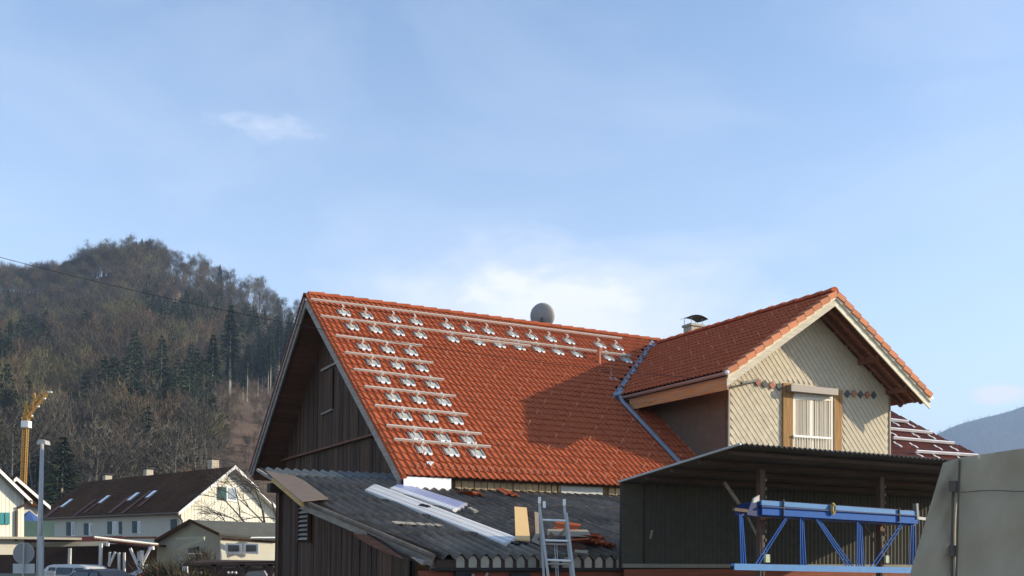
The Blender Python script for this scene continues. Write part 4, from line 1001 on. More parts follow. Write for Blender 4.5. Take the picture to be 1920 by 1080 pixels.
mb=MB();mb.obox(W(1.25,SB-.01,1.38),u*.46,v*.02,Z*(zs(SB)-1.38));build('wall_panel',mb,M['shed'],SH_)
while s0<SHEND-.3:
    inst('wall_sheet',wm,SH_,mat4(u,Z,-v,W(s0,SB-.012+.006*(i%2),1.38)));s0+=9*cps-.0;i+=1
mb=MB();mb.obox(W(1.25,SB+.03,1.3),u*(SHEND-1.25),v*.03,Z*(zs(SB)-1.27));build('wall_backing',mb,M['darkwood'],SH_)
mb=MB();mb.obox(W(1.25,SB-.06,1.31),u*(SHEND-1.25),v*.05,Z*.07);build('base_board',mb,M['shedlight'],SH_)
for i in range(12):
    mb=MB();z1=1.29-i*.15;mb.obox(W(1.3,SB-.03+.004*(i%2),z1-.145),u*(SHEND-1.35),v*.03,Z*.14);build('lower_board',mb,M['redwall'],SH_)
for px in (1429,1654):
    a=st(onT(px,1000,-16.9));mb=MB();mb.obox(W(a[0]-.04,-16.9,GZ),u*.10,v*.10,Z*(zs(-16.9)-.08-GZ));po=build('post',mb,M['steel'],SH_)
    for k in range(10):
        mb=MB();mb.obox(W(a[0]+.062,-16.92,1.5+k*.14),u*.012,v*.02,Z*.05);build('post_hole',mb,M['greyboard'],po)
    mb=MB();mb.obox(W(a[0]+.02,-16.97,1.44),u*.09,v*.05,Z*.13);build('pale_block',mb,M['lime'],po)
a=onT(1358,905,-16.0);b=onT(1398,962,-16.0);c=onT(1430,1025,-16.0)
mb=MB();mb.beam(a,b,.05,.04,v);mb.beam(b,c,.03,.03,v);build('diagonal_brace',mb,M['greyboard'],SH_)
mb=MB();mb.beam(onT(1620,985,-16.2),onT(1645,1022,-16.2),.03,.03,v);build('diagonal_brace',mb,M['steel'],SH_)
for (x0,x1) in ((1430,1484),(1656,1700)):
    mb=MB();p=[onT(x0,966 if x0<1500 else 978,-16.95),onT(x0,974 if x0<1500 else 985,-16.95),onT(x1-6,967 if x0<1500 else 973,-17.1),onT(x1,959 if x0<1500 else 968,-17.1)];mb.prism(p,v*.08);build('cantilever_bracket',mb,M['orangewood'],SH_)
mb=MB();mb.prism([onT(1202,1000,SB-.03),onT(1204,996,SB-.03),onT(1221,992,SB-.03),onT(1220,998,SB-.03)][0:1]*0+[onT(1218,1010,SB-.035),onT(1221,1010,SB-.035),onT(1225,994,SB-.035),onT(1221,994,SB-.035)],v*.015);build('hook',mb,M['filler'],SH_)
# blue steel
TB_=-17.25
bs=thing('blue_beams','stack of bright blue steel beams resting on brackets in the open shed','steel beams',W(st(onT(1570,960,TB_))[0],TB_,2.2),RZB)
def bar(p,q,wd,mt,name,par,t=TB_,dep=.08):
    a,b=onT(*p,t),onT(*q,t);mb=MB();mb.beam(a,b,dep,wd,Z);return build(name,mb,M[mt],par)
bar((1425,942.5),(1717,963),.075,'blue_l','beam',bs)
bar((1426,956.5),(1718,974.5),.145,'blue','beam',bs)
bar((1425,949.8),(1717,967),.018,'blue_d','beam_seam',bs,TB_-.03)
bar((1424,938.8),(1716,958.5),.02,'blue_d','beam_back',bs,TB_+.15)
bar((1716.5,944),(1718,973),.05,'signback','end_plate',bs,TB_-.02)
mb=MB();a=onT(1405,958,TB_);mb.prism([onT(1400,965,TB_),onT(1424,969,TB_),onT(1425,940,TB_),onT(1408,944,TB_)],v*.3);build('navy_bundle',mb,M['blue_d'],bs)
mb=MB();mb.prism([onT(1412,943,TB_),onT(1424,941,TB_),onT(1424,928,TB_),onT(1414,934,TB_)],v*.04);build('pale_tag',mb,M['signplate'],bs)
mb=MB();mb.beam(onT(1375,955,TB_),onT(1400,958,TB_),.05,.06,v);build('bar_end',mb,M['steel'],bs)
mb=MB();mb.beam(onT(1718,971,TB_),onT(1734,973,TB_),.05,.04,v);build('bar_end',mb,M['signplate'],bs)
for x_ in (1469,1686):
    mb=MB();mb.beam(onT(x_,936 if x_<1500 else 953,TB_-.06),onT(x_,968 if x_<1500 else 978,TB_-.06),.015,.03,v);build('binding_wire',mb,M['steel'],bs)
mb=MB();c=onT(1562,954,TB_-.07);mb.tube([c+u*.045*math.cos(a)+Z*.09*math.sin(a) for a in np.linspace(0,6.28,14)],.016,5);mb.tube([c+u*.03*math.cos(a)+Z*.07*math.sin(a)-v*.02 for a in np.linspace(0,6.28,14)],.014,5);build('rope_coil',mb,M['rope'],None,'small yellowish rope coil hanging on the blue steel beams','rope')
tr=thing('blue_truss','blue lattice frame of thin rods hanging below the blue beams','steel frame',W(st(onT(1540,1066,TB_))[0],TB_,1.3),RZB)
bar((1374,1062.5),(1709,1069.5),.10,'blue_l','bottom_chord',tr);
mb=MB();mb.beam(onT(1371,1065,TB_),onT(1380,1065,TB_),.06,.04,v);build('chord_end',mb,M['black'],tr)
def rods(p,q,n,sp,mt=('blue','blue')):
    for i in range(n):
        d=(i-(n-1)/2)*sp;bar((p[0]+d*.7,p[1]),(q[0]+d*1.3,q[1]),.016,mt[i%2],'rod',tr,TB_+.03*i,.016)
for a,b,n,sp in (((1389,965),(1394,1060),3,3.4),((1503,970),(1506,1063),3,3.8),((1611,978),(1613,1065),4,3.6),((1712,975),(1711,1060),3,4.6),
 ((1478,966),(1418,1060),2,5),((1532,972),(1595,1065),3,4.5),((1697,974),(1634,1066),2,6)): rods(a,b,n,sp)
mb=MB();mb.beam(onT(1383,964,TB_+.05),onT(1716,984,TB_+.05),.05,.05,v);build('top_chord',mb,M['blue_d'],tr)
# ------------------------------------------------------------------ tarpaulin
def onY(x,y,D): return at(x,y,D)
tp=thing('tarpaulin_cover','large grey green tarpaulin cover with laced seam filling the lower right corner','tarpaulin',onY(1850,1250,9.0))
def topy(x): return 868-(x-1768)*.205 if x<1800 else 861.5-(x-1800)*.155
rng2=np.random.default_rng(2)
def cloth(x0f,x1f,D,nx,ny,name,fold=0):
    P=[]
    for i in range(nx+1):
        c=[]
        for j in range(ny+1):
            v_=j/ny;yb=1290
            xt=x0f(0)+(x1f(0)-x0f(0))*i/nx;yt=topy(xt);y=yt+(yb-yt)*v_
            xa=x0f(y)+(x1f(y)-x0f(y))*i/nx
            d=D-.0013*(xa-1768)+.03*math.sin(xa*.021+y*.004)+.03*math.sin(xa*.06-y*.012)+.012*math.sin(y*.05+xa*.02)+.006*math.sin(xa*.2+y*.1)
            c.append(onY(xa,y,d))
        P.append(c)
    mb=MB();mb.grid(P)
    return mb,P
xl=lambda y:1768-(max(y,868)-868)*.298
xs_=lambda y:1800-(y-860)*.028
xe=lambda y:2150
m1,P1=cloth(xl,lambda y:xs_(y)+2,9.0,16,40,'a');build('left_panel',m1,M['tarp'],tp,smooth=True)
m2,P2=cloth(lambda y:xs_(y),xe,8.93,50,40,'b');build('main_panel',m2,M['tarp'],tp,smooth=True)
# side return and top so the cover has real depth
mb=MB();L0=[p[0] for p in [ [q] for q in P1[0]]]
mb.grid([[q for q in P1[0]],[q+np.array([2.75,4.5,.15]) for q in P1[0]]]);build('side_panel',mb,M['tarp'],tp)
mb=MB();T0=[c[0] for c in P1]+[c[0] for c in P2[1:]];mb.grid([T0,[q+np.array([2.75,4.5,.15]) for q in T0]]);build('top_panel',mb,M['tarp'],tp)
mb=MB();mb.tube([onY(xs_(y)-1,y,8.86+.01*math.sin(y*.05)) for y in range(862,1200,16)],.009,5);build('seam_fold',mb,M['strap'],tp)
mb=MB();mb.tube([onY(1787-(y-905)*.015,y,8.93) for y in (912,960,1020,1080,1150)],.013,5);build('lacing_rod',mb,M['strap'],tp)
mb=MB();mb.tube([onY(x_,922+1.5*math.sin(x_*.05)+(x_-1800)*-.02,8.84-.0013*(x_-1768)) for x_ in range(1801,1990,12)],.004,4);build('cross_seam',mb,M['strap'],tp)
for y_ in (912,1033):
    mb=MB();c=onY(1787,y_,8.90);mb.obox(c-np.array([.035,.02,.05]),(.07,0,0),(0,.03,0),(0,0,.10));mb.beam(onY(1781,y_+5,8.9),onY(1791,y_+1,8.9),.02,.015);build('buckle',mb,M['strap'],tp)
mb=MB();mb.tube([onY(1792-(y-905)*.02+1.5*math.sin(y*.03),y,8.93) for y in range(912,1100,14)],.016,6);build('flap_roll',mb,M['tarp'],tp)
# ------------------------------------------------------------------ background houses
def frame(vpx):
    k=(vpx-960)/f;r=unit(np.array([k,1,0]));return r,np.array([r[1],-r[0],0])
r_,g_=frame(-863);RZH=math.atan2(g_[1],g_[0])
def pix(x,y,P,n): return hit(x,y,P,n)
P0=at(335,961.7,65);AP=hit(441.7,874,P0,r_);WH=(AP-P0)@g_;HH=AP[2]-P0[2];LEN=26.6
LH=thing('long_house','long two storey house with dark brown roof, four skylights and cream boarded gable','house',(P0[0],P0[1],GZ),RZH)
def H(a,b,z): p=P0+g_*a+r_*b;p=p.copy();p[2]=z;return p     # a across gable, b away along ridge
ez,rz_=P0[2],AP[2];ov=.5
sl_=HH/WH
for sg in (0,1):
    if sg==0: A0,A1=H(0,0,ez),H(WH,0,rz_)
    else: A0,A1=H(2*WH,0,ez),H(WH,0,rz_)
    mb=MB()
    n_=24
    for i in range(n_):   # stepped tile courses
        a=A0+(A1-A0)*i/n_;b=A0+(A1-A0)*(i+1)/n_
        mb.prism([a+Z*.05,a+Z*.05+r_*LEN,b+r_*LEN,b],-Z*.12)
    build('roof',mb,M['broof'],LH)
rf=thing
for i,(px,py) in enumerate([(384,667/1)]*0): pass
def onR(px,py,h=.08):
    n=unit(np.cross(r_,H(WH,0,rz_)-H(0,0,ez)));n=n if n[2]>0 else -n
    return hit(px,py,P0+n*h,n),n
for (x0,y0,x1,y1) in ((117,950.5,139,935),(188.5,943,212,928),(243.5,938,267,922.5),(278,933,302,919)):
    a,n=onR(x0,y0,.14);b,_=onR(x1,y1,.14);upv=unit(H(WH,0,rz_)-H(0,0,ez));L=(b-a)@upv;
    mb=MB();mb.obox(a-n*.10,upv*max(L,.9),r_*.62,n*.10);sk=build('skylight',mb,M['box'],LH);mb=MB();mb.obox(a+upv*.05+r_*.05,upv*max(L-.1,.8),r_*.52,n*.02);build('pane',mb,M['skyl'],sk)
for (x0,y0,wd,ln) in ((85,972,1.0,2.4),(140,968,.5,3.0),(160,962,.4,2.4),(208,962,.7,3.0),(232,962,.5,3.6),(262,950,.5,1.8)):
    a,n=onR(x0,y0,.075);upv=unit(H(WH,0,rz_)-H(0,0,ez));mb=MB();mb.obox(a,upv*ln*.75,r_*wd,n*.015);build('streak_tiles',mb,M['broof_s'],LH)
for (px,py0,py1) in ((201,892,903),(278,881,891),(400,863,877)):
    b=[x for x in [hit(px,py1,P0+g_*WH*1.15,g_)]][0]
    zt=hit(px,py0,b,unit(-FW))[2];mb=MB();mb.obox(b-g_*.28-r_*.3-Z*1.2,g_*.56,r_*.6,Z*(zt-b[2]+1.2));cc_=build('chimney',mb,M['concrete'],LH);mb=MB();mb.obox(b-g_*.36-r_*.38+Z*(zt-b[2]+.1),g_*.72,r_*.76,Z*.05);build('chimney_cap',mb,M['capmetal'],cc_)
# gable wall of vertical boards
gi=.55;ww_=2*WH-.9;nbd=30
for i in range(nbd):
    a=.45+ww_*i/nbd;b=.45+ww_*(i+.9)/nbd
    zt=lambda q:ez-.15+(WH-abs(q-WH))*sl_-.05
    mb=MB();pts=[H(a,gi,ez-1.3),H(b,gi,ez-1.3),H(b,gi,zt(b)),H(a,gi,zt(a))]
    mb.prism(pts,r_*.04);build('board',mb,M['siding'],LH)
mb=MB();mb.prism([H(.45,gi+.05,GZ),H(2*WH-.45,gi+.05,GZ),H(2*WH-.45,gi+.05,ez-.1),H(WH,gi+.05,rz_-.25),H(.45,gi+.05,ez-.1)],r_*.2);build('gable_wall',mb,M['siding'],LH)
mb=MB();mb.obox(H(.45,gi+.1,GZ),g_*.2,r_*(LEN-1),Z*(ez+.1-GZ));build('side_wall',mb,M['render_w'],LH)
for a0 in (0,2*WH):
    mb=MB();p,q=H(a0,-.03,ez-.02),H(WH,-.03,rz_-.02);mb.prism([p+Z*.08,q+Z*.08,q-Z*.14,p-Z*.14],r_*.06);build('bargeboard',mb,M['bwhite'],LH)
mb=MB();mb.prism([H(WH,.05,rz_-.16),H(2*WH,.05,ez-.16),H(2*WH,gi,ez-.16),H(WH,gi,rz_-.16)],-Z*.02);build('soffit',mb,M['render_w'],LH)
def onG(x,y,o=0): return hit(x,y,H(0,gi+o,0),r_)
def quadG(px4,o,dep,mt,name,par): mb=MB();mb.prism([onG(a,b,o) for a,b in px4],r_*dep);return build(name,mb,M[mt],par)
wg=quadG([(425,939),(447,942),(447,912),(425,911)],-.06,.03,'bwhite','window',LH)
quadG([(428,935),(443,937.5),(443,916),(428,915)],-.09,.02,'pglass','pane',wg)
quadG([(409.5,936),(425,938),(425,914),(409.5,912)],-.10,.03,'teal_d','shutter',wg)
def onW(x,y,o=0): return hit(x,y,H(.45-o,0,0),g_)
def quadW(px4,o,dep,mt,name,par): mb=MB();mb.prism([onW(a,b,o) for a,b in px4],g_*dep);return build(name,mb,M[mt],par)
for (xs,ws,we,y0,y1,xr) in ((124,133,140,979,1005,None),(157,166,173,981,1004,None),(201,210,222,978,1002,227),(247.5,257,265,977,1000,None)):
    wi=quadW([(ws,y1),(we,y1),(we,y0),(ws,y0)],.03,.02,'bwhite','window',LH)
    quadW([(ws+2,y1-2),(we-1.5,y1-2),(we-1.5,y0+2),(ws+2,y0+2)],.05,.01,'pglass','pane',wi)
    quadW([(xs,y1-1),(ws-.5,y1-1),(ws-.5,y0),(xs,y0)],.06,.03,'shutter','shutter',wi)
    if xr: quadW([(we+.5,y1-1),(xr,y1-1),(xr,y0),(we+.5,y0)],.06,.03,'shutter','shutter',wi)
quadW([(319.5,998),(330,996),(330,973),(319.5,974)],.06,.03,'shutter','shutter',LH)
mb=MB();mb.tube([H(.02,.1,ez-.1),H(.4,.3,ez-.5),H(.42,.3,GZ)],.06,6);build('downpipe',mb,M['pipe'],LH)
mb=MB();mb.obox(H(-.1,.0,ez-.05),g_*.12,r_*LEN,Z*.1);build('gutter',mb,M['pipe'],LH)
# white house far left
Q0=at(61,938,52)
LW=thing('white_house','white boarded house with white bargeboards and teal shutters at the left edge','house',(Q0[0],Q0[1],GZ),RZH)
def onQ(x,y,o=0): return hit(x,y,Q0+r_*o,r_)
def polyQ(pts,o,dep,mt,name,par=LW): mb=MB();mb.prism([onQ(a,b,o) for a,b in pts],r_*dep);return build(name,mb,M[mt],par)
xb=-120
n_=22
for i in range(n_):
    a=-110+i*7.1;b=a+6.6
    if b>45: b=45
    if a>=45: break
    ya=880+a*.967+16;yb=880+b*.967+16
    polyQ([(a,1012),(b,1012),(b,yb),(a,ya)],.5,.05,'siding','board')
polyQ([(-120,1040),(45,1040),(45,926),(-120,768)],.56,.3,'render_w','gable_wall')
mb=MB();a,b=onQ(61,938),onQ(-120,763);mb.prism([a,b,b-Z*.2,a-Z*.2],r_*.06);build('bargeboard',mb,M['bwhite'],LW)
mb=MB();a,b=onQ(60,936,.06),onQ(-120,761,.06);mb.prism([a,b,b+r_*9,a+r_*9],-Z*.14);build('roof',mb,M['broof'],LW)
s0_=polyQ([(0,983),(18.5,983),(18.5,961),(0,961)],.42,.04,'teal','shutter');polyQ([(9,982),(10,982),(10,962),(9,962)],.39,.02,'shutter','shutter_gap',s0_)
polyQ([(-24,983),(-1,983),(-1,961),(-24,961)],.44,.04,'pglass','window')
mb=MB();mb.tube([onQ(59,938,.0),onQ(52,945,.2),onQ(33,952,.4),onQ(31,958,.42),onQ(30.5,1015,.42)],.075,6);build('downpipe',mb,M['pipe'],LW)
mb=MB();mb.obox(onQ(45,938,.3),g_*-.02+g_*.02,r_*.01,Z*.01);
mb=MB();a,b=onQ(95,949,5),onQ(31,894,5);mb.prism([a,b,b-Z*.2,a-Z*.2],r_*.08);mb.prism([b,onQ(26,899,5),onQ(26,904,5),b-Z*.25],r_*.08);build('rear_bargeboard',mb,M['bwhite'],LW)
mb=MB();a,b=onQ(94,948,5.1),onQ(31,894,5.1);mb.prism([a,b,b+r_*5,a+r_*5],-Z*.12);mb.prism([onQ(31,896,5.2),onQ(92,949,5.2),onQ(60,949,5.2),onQ(20,912,5.2)],r_*.1);build('rear_roof',mb,M['broof'],LW)
polyQ([(45,1012),(74,1012),(74,944),(45,930)],5.6,.1,'render_w','rear_wall')
polyQ([(38,1008),(44,1008),(44,950),(38,950)],4.,.1,'bwhite','balcony_post')
mb=MB();mb.obox(onQ(32,1006,1.0),g_*1.9,r_*.04,Z*.85);build('balcony_glass',mb,M['bglass'],LW)
mb=MB();mb.obox(onQ(-10,1010,.0),g_*4.4,r_*1.2,Z*.12);build('balcony_slab',mb,M['beamb'],LW)
mb=MB();c=onQ(55,957,2.5);n_=8;ring=[c+np.array([math.cos(a)*.95,math.sin(a)*.95,-.75+.05*math.sin(a*4)]) for a in np.linspace(0,2*math.pi,n_+1)[:-1]];mb.add([c]+ring,[(0,1+i,1+(i+1)%n_) for i in range(n_)]);mb.tube([c,c-Z*1.6],.03,5);build('parasol',mb,M['ublue'],None,'half folded blue parasol on the balcony behind the street lamp','parasol')
# small green house in front
G0=at(293,1013,52);gr,gg=frame(300) if False else (r_,g_)
SHs=thing('small_house','small pale green house with grey corrugated roof in front of the boarded gable','house',(G0[0],G0[1],GZ),0)
ar=unit(np.array([1,.12,0]));ad=np.array([-ar[1],ar[0],0])   # roof runs to the right
gx=at(356,974.5,50);gl=at(290,1012,50.5);gm=at(412,1000,49.5);ge=at(530,1009,51.0);gt=at(530,981,53.0)
mb=MB();mb.prism([gx,gm,ge,gt],-Z*.10);rfS=build('roof',mb,M['aroof'],SHs)
mb=MB();mb.prism([gx,gl,gl+ad*2,gx+ad*2+Z*.0],-Z*.14);build('left_roof_slope',mb,M['aroof'],SHs)
d_=unit(gm-gl);
mb=MB();mb.prism([gl-Z*.12,gx-Z*.14,gm-Z*.12,np.array([gm[0],gm[1],GZ]),np.array([gl[0],gl[1],GZ])],np.array([0,.1,0]));mb.v=[tuple(np.array(a)+np.array([0,.35,0])) for a in mb.v];build('end_wall',mb,M['greenhouse'],SHs)
ga0=gm+np.array([-.05,.3,0]);gb0=ge+np.array([0,.3,0]);mb=MB();mb.prism([np.array([ga0[0],ga0[1],GZ]),np.array([gb0[0],gb0[1],GZ]),gb0-Z*.1,ga0-Z*.1],np.array([0,.15,0]));build('front_wall',mb,M['siding'],SHs)
mb=MB();mb.prism([gl+Z*.02,gx+Z*.04,gx-Z*.12,gl-Z*.14],np.array([0,-.06,0]));mb.prism([gm+Z*.02,gx+Z*.04,gx-Z*.12,gm-Z*.14],np.array([0,-.06,0]));build('bargeboard',mb,M['broof'],SHs)
mb=MB()
xx=470
while xx<528:
    a=at(xx,1009.0,49.9);mb.tube([a,a+np.array([0,.5,.03])],.045,5);xx+=4.2
build('corrugated_edge',mb,M['bwhite'],SHs)
mb=MB();mb.beam(at(415,1010,49.6),at(528,1017,50.3),.1,.12);build('gutter',mb,M['broof'],SHs)
def yq(px4,D,dep,mt,name,par,**k):
    mb=MB();mb.prism([at(a,b,D) for a,b in px4],(0,dep,0));return build(name,mb,M[mt],par,**k)
for i,(x0,x1) in enumerate(((423,453),(457,485))):
    wi=yq([(x0,1038),(x1,1039),(x1,1019.5),(x0,1018.5)],49.75,.05,'bwhite','window',SHs)
    yq([(x0+4,1034),(x1-5,1034),(x1-5,1022),(x0+4,1021.5)],49.68,.03,'glass','pane',wi)
yq([(353,1037),(373,1037),(373,1024),(353,1028)],49.9,.05,'glass','window',SHs)
mb=MB();mb.beam(at(333,1031,48.6),at(383,1010,48.6),.12,.16);mb.beam(at(330,1010,48.7),at(384,1008,48.7),.1,.12);build('porch_beam',mb,M['greenhouse'],SHs)
yq([(352,1039),(375,1039),(375,1037),(352,1037)],49.6,.15,'bwhite','window_sill',SHs)
# carports
CP=thing('long_carport','long low carport with maroon roof edge and pale beam on white posts','carport',at(120,1060,54))
mb=MB();a=at(-60,1008,53);b=at(292,1006,56);mb.prism([a,b,b+np.array([0,5,.05]),a+np.array([0,5,.05])],-Z*.10);build('roof',mb,M['broof'],CP)
mb=MB();a=at(-60,1013.5,52.95);b=at(230,1009,54.9);mb.prism([a+Z*.12,b+Z*.12,b-Z*.16,a-Z*.16],(0,.08,0));build('roof_edge',mb,M['redstrip'],CP)
mb=MB();mb.beam(at(-60,1024,53.05),at(205,1019,54.6),.12,.24);build('beam',mb,M['beamb'],CP)
mb=MB();mb.obox(at(199,1024,54.4),(.14,0,0),(0,.1,0),(0,0,.2));build('beam_end',mb,M['bwhite'],CP)
for x_ in (130,): 
    p=at(x_,1028,53.9);mb=MB();mb.obox((p[0]-.07,p[1],GZ),(.14,0,0),(0,.14,0),(0,0,p[2]-GZ));build('post',mb,M['post'],CP)
p=at(188,1026,51);mb=MB();mb.obox((p[0]-.07,p[1],GZ),(.14,0,0),(0,.14,0),(0,0,p[2]-GZ+.2));build('post',mb,M['post'],CP)
yq([(-60,1075),(345,1075),(345,1020),(-60,1020)],59.5,.2,'darkwood','back_wall',CP)
WC=thing('white_carport','small canopy with a sloping white fascia on forked timber posts','carport',at(262,1065,49))
mb=MB();a=at(177,1007.5,47.5);b=at(296,1021,49.5);mb.prism([a+Z*.06,b+Z*.06,b-Z*.05,a-Z*.05],(0,.06,0));build('fascia',mb,M['bwhite'],WC)
mb=MB();mb.prism([a,b,b+np.array([0,4,-.1]),a+np.array([0,4,-.1])],-Z*.1);build('roof',mb,M['broof'],WC)
mb=MB();mb.beam(at(205,1016,49.2),at(284,1025,48.),.1,.10);build('eave_board',mb,M['redstrip'],WC)
def timber(pts,w_,par,mt='post',name='post'):
    mb=MB()
    for a,b in zip(pts[:-1],pts[1:]): mb.beam(a,b,w_,w_,(0,1,0))
    return build(name,mb,M[mt],par)
timber([at(266,1032,48),at(265.5,1090,48)],.14,WC);timber([at(244,1028,48),at(262,1068,48)],.11,WC,name='brace');timber([at(282,1027,48),at(266,1058,48)],.11,WC,name='brace')
timber([at(260,1034,50),at(260.5,1052,50)],.12,WC,name='brace')
timber([at(284,1025,47.9),at(284.8,1031,47.9)],.2,WC,'bwhite','beam_end')
timber([at(206,1047,52),at(204,1059,52)],.1,WC);timber([at(216,1035,53),at(204,1062,53)],.1,WC,name='brace');timber([at(206,1035,53),at(205,1052,53)],.09,WC,name='brace')
for x_,y0 in ((223,1036),(233,1036),(274,1058)): timber([at(x_,y0,53),at(x_,1075,53)],.11,WC)
DC=thing('dark_carport','dark timber carport with braced posts below the small green house','carport',at(440,1070,44))
mb=MB();a=at(345,1058,43.5);b=at(380,1049,44);c=at(523,1051,45);d=at(523,1057,43.5);mb.prism([a,b,c,d],-Z*.1);build('roof',mb,M['darkwood'],DC)
mb=MB();mb.beam(at(345,1060,43.6),at(523,1056,43.6),.1,.2);build('beam',mb,M['darkwood'],DC)
mb=MB();mb.beam(at(390,1062,44.5),at(500,1063,44.5),.08,.07);build('inner_beam',mb,M['post'],DC)
for x_ in (402,455,507):
    timber([at(x_,1058,43.6),at(x_,1110,43.6)],.2,DC,'darkwood');timber([at(x_-13,1060,43.6),at(x_-1,1078,43.6)],.12,DC,'darkwood','brace');timber([at(x_+13,1060,43.6),at(x_+1,1078,43.6)],.12,DC,'darkwood','brace')
timber([at(348,1062,43.5),at(348,1100,43.5)],.22,DC,'post');timber([at(517,1062,44.5),at(517,1100,44.5)],.35,DC,'post')
for k,x_ in enumerate((363,370,377,428,435,442)):
    p=at(x_,1074,46);mb=MB();mb.sphere(p,.07,6,4);build('round_light',mb,M['post'],DC)
mb=MB();mb.prism([at(458,1080,46),at(500,1080,46),at(495,1070,46),at(465,1072,46)],(0,.5,0));build('stacked_goods',mb,M['signback'],DC)
yq([(350,1100),(523,1100),(523,1054),(350,1054)],49,.1,'darkwood','back_wall',DC)
# picket fence
fe=thing('picket_fence','low grey picket fence beside the street lamp','fence',at(88,1100,48))
for i in range(9):
    p=at(78+i*2.9,1070,48);mb=MB();mb.obox((p[0],p[1],GZ),(.05,0,0),(0,.02,0),(0,0,p[2]-GZ));build('picket',mb,M['signplate'],fe)
mb=MB();mb.beam(at(77,1073,48.05),at(104,1073,48.05),.03,.06);build('fence_rail',mb,M['signplate'],fe)
# ------------------------------------------------------------------ cars
def car(loc,rz,L,Wd,Hh,paint,label,estate=True):
    t=thing('parked_car',label,'car',loc,rz)
    def tw(P): 
        P=np.asarray(P,float);c,s_=math.cos(rz),math.sin(rz);return np.stack([loc[0]+P[...,0]*c-P[...,1]*s_,loc[1]+P[...,0]*s_+P[...,1]*c,loc[2]+P[...,2]],-1)
    prof=[(-L/2,.35),(-L/2+.02,.85),(-L/2+.08,.93)]
    roof=[(-L/2+.12,.95),(-L/2+.45,Hh-.08),(-L/2+.75,Hh),(L*.05,Hh),(L*.14,Hh-.08),(L*.27,.98)] if estate else [(-L/2+.5,.95),(-L*.22,Hh-.06),(-.1,Hh),(L*.10,Hh-.08),(L*.25,.95)]
    hood=[(L/2-.35,.86),(L/2-.04,.70),(L/2,.40),(L/2-.05,.25),(-L/2+.05,.25)]
    body=[(-L/2,.35),(-L/2+.02,.93)]+[(L*.27 if estate else L*.25,.96)]+hood
    def loft(pts,w0,w1fun,name,mt):
        mb=MB();n=len(pts);rows=[]
        for fy in (-1,-.92,.92,1):
            rows.append([tw((x,fy*w1fun(z),z-(0.0 if abs(fy)<1 else .0)+( -.03 if abs(fy)==1 and z>.3 else 0)))for x,z in pts])
        V=[p for r in rows for p in r];F=[(i*n+j,i*n+(j+1)%n,(i+1)*n+(j+1)%n,(i+1)*n+j) for i in range(3) for j in range(n)]+[tuple(range(n)),tuple(range(3*n,4*n))[::-1]]
        mb.add(V,F);return build(name,mb,mt,t)
    wf=lambda z:Wd/2 if z<.97 else Wd/2-(z-.95)*.42
    loft(body,0,wf,'body',paint);loft(roof,0,lambda z:wf(z)-.02,'cabin',paint)
    # side and rear glass
    gx=[(-L/2+.62,-L*.27),(-L*.25,-.02*L),(0.0,L*.15)] if estate else [(-L*.24,-.02),(.03,L*.14)]
    for sy in (-1,1):
        for a,b in gx:
            zt=Hh-.14;mb=MB();P=[(a,sy*(wf(1.0)+.0),1.0),(b+.1 if (a,b)==gx[-1] else b,sy*wf(1.0),1.0),(b-.12 if (a,b)==gx[-1] else b,sy*wf(zt),zt),(a+.05,sy*wf(zt),zt)]
            P=[tw(q) for q in P];o=tw((0,sy*.03,0))-tw((0,0,0));mb.prism(P,o);build('side_window',mb,M['glass'],t)
    mb=MB();xr=-L/2+(.16 if estate else .55);xt=-L/2+(.40 if estate else .95)
    P=[tw(q) for q in((xr-.02,-Wd*.38,1.02),(xr-.02,Wd*.38,1.02),(xt-.02,Wd*.33,Hh-.14),(xt-.02,-Wd*.33,Hh-.14))];mb.prism(P,tw((-.05,0,.02))-tw((0,0,0)));build('rear_window',mb,M['pglass'],t)
    for sy in (-1,1):
        mb=MB();a=tw((-L/2-.02,sy*(Wd/2-.18)-.12,.72));mb.obox(a,tw((0,.24,0))-tw((0,0,0)),tw((.1,0,0))-tw((0,0,0)),Z*.22);build('tail_light',mb,M['tail'],t)
        for x_ in (-L*.3,L*.3):
            mb=MB();c=tw((x_,sy*(Wd/2-.02),.31));d=tw((0,.1,0))-tw((0,-.1,0));mb.tube([c-d*.5,c+d*.5],.31,14);build('wheel',mb,M['tyre'],t)
    return t
p=at(152,1080,49);car((p[0],49.5,GZ),R_(-22),4.6,1.75,1.47,M['silver'],'silver estate car parked under the long carport beside the picket fence')
p=at(213,1080,43.5);car((p[0]-.4,43.5,GZ),R_(-30),4.4,1.75,1.42,M['carblack'],'dark blue car parked in front of the silver estate car',False)
p=at(282,1080,47);car((p[0]+.2,48.5,GZ),R_(35),4.2,1.7,1.40,M['carred'],'dark red car standing behind the forked canopy post',False)
# ------------------------------------------------------------------ street lamp, sign, crane
p=at(73.3,1080,32);q=at(79,832,32);SLm=thing('street_lamp','tall galvanised street lamp with a flat head at the lower left','street lamp',(p[0],p[1],GZ))
base=p+(p-q)*(p[2]-GZ)/(q[2]-p[2])
mb=MB();mb.tube([base,at(75,1000,32),q],[.105,.085,.055],10);build('pole',mb,M['galv'],SLm,smooth=True)
mb=MB();mb.prism([at(69,833,32),at(85,833,32),at(84,826,32),at(80,824,32),at(72,824,32),at(69,829,32)],(0,.35,0));build('lamp_head',mb,M['galv'],SLm)
mb=MB();mb.beam(at(77.5,1006,31.8),at(77,1100,31.8),.13,.1,(0,1,0));mb.beam(at(77,1006,31.7),at(81,1010,31.7),.03,.05,(0,1,0));build('control_box',mb,M['signplate'],SLm)
mb=MB();mb.beam(at(75,1003,31.85),at(79,1008,31.85),.02,.14,(0,1,0));build('bracket',mb,M['signback'],SLm)
SG_=thing('road_sign','back of a round road sign above a rectangular plate on a thin post','road sign',(at(44,1080,27)[0],27,GZ))
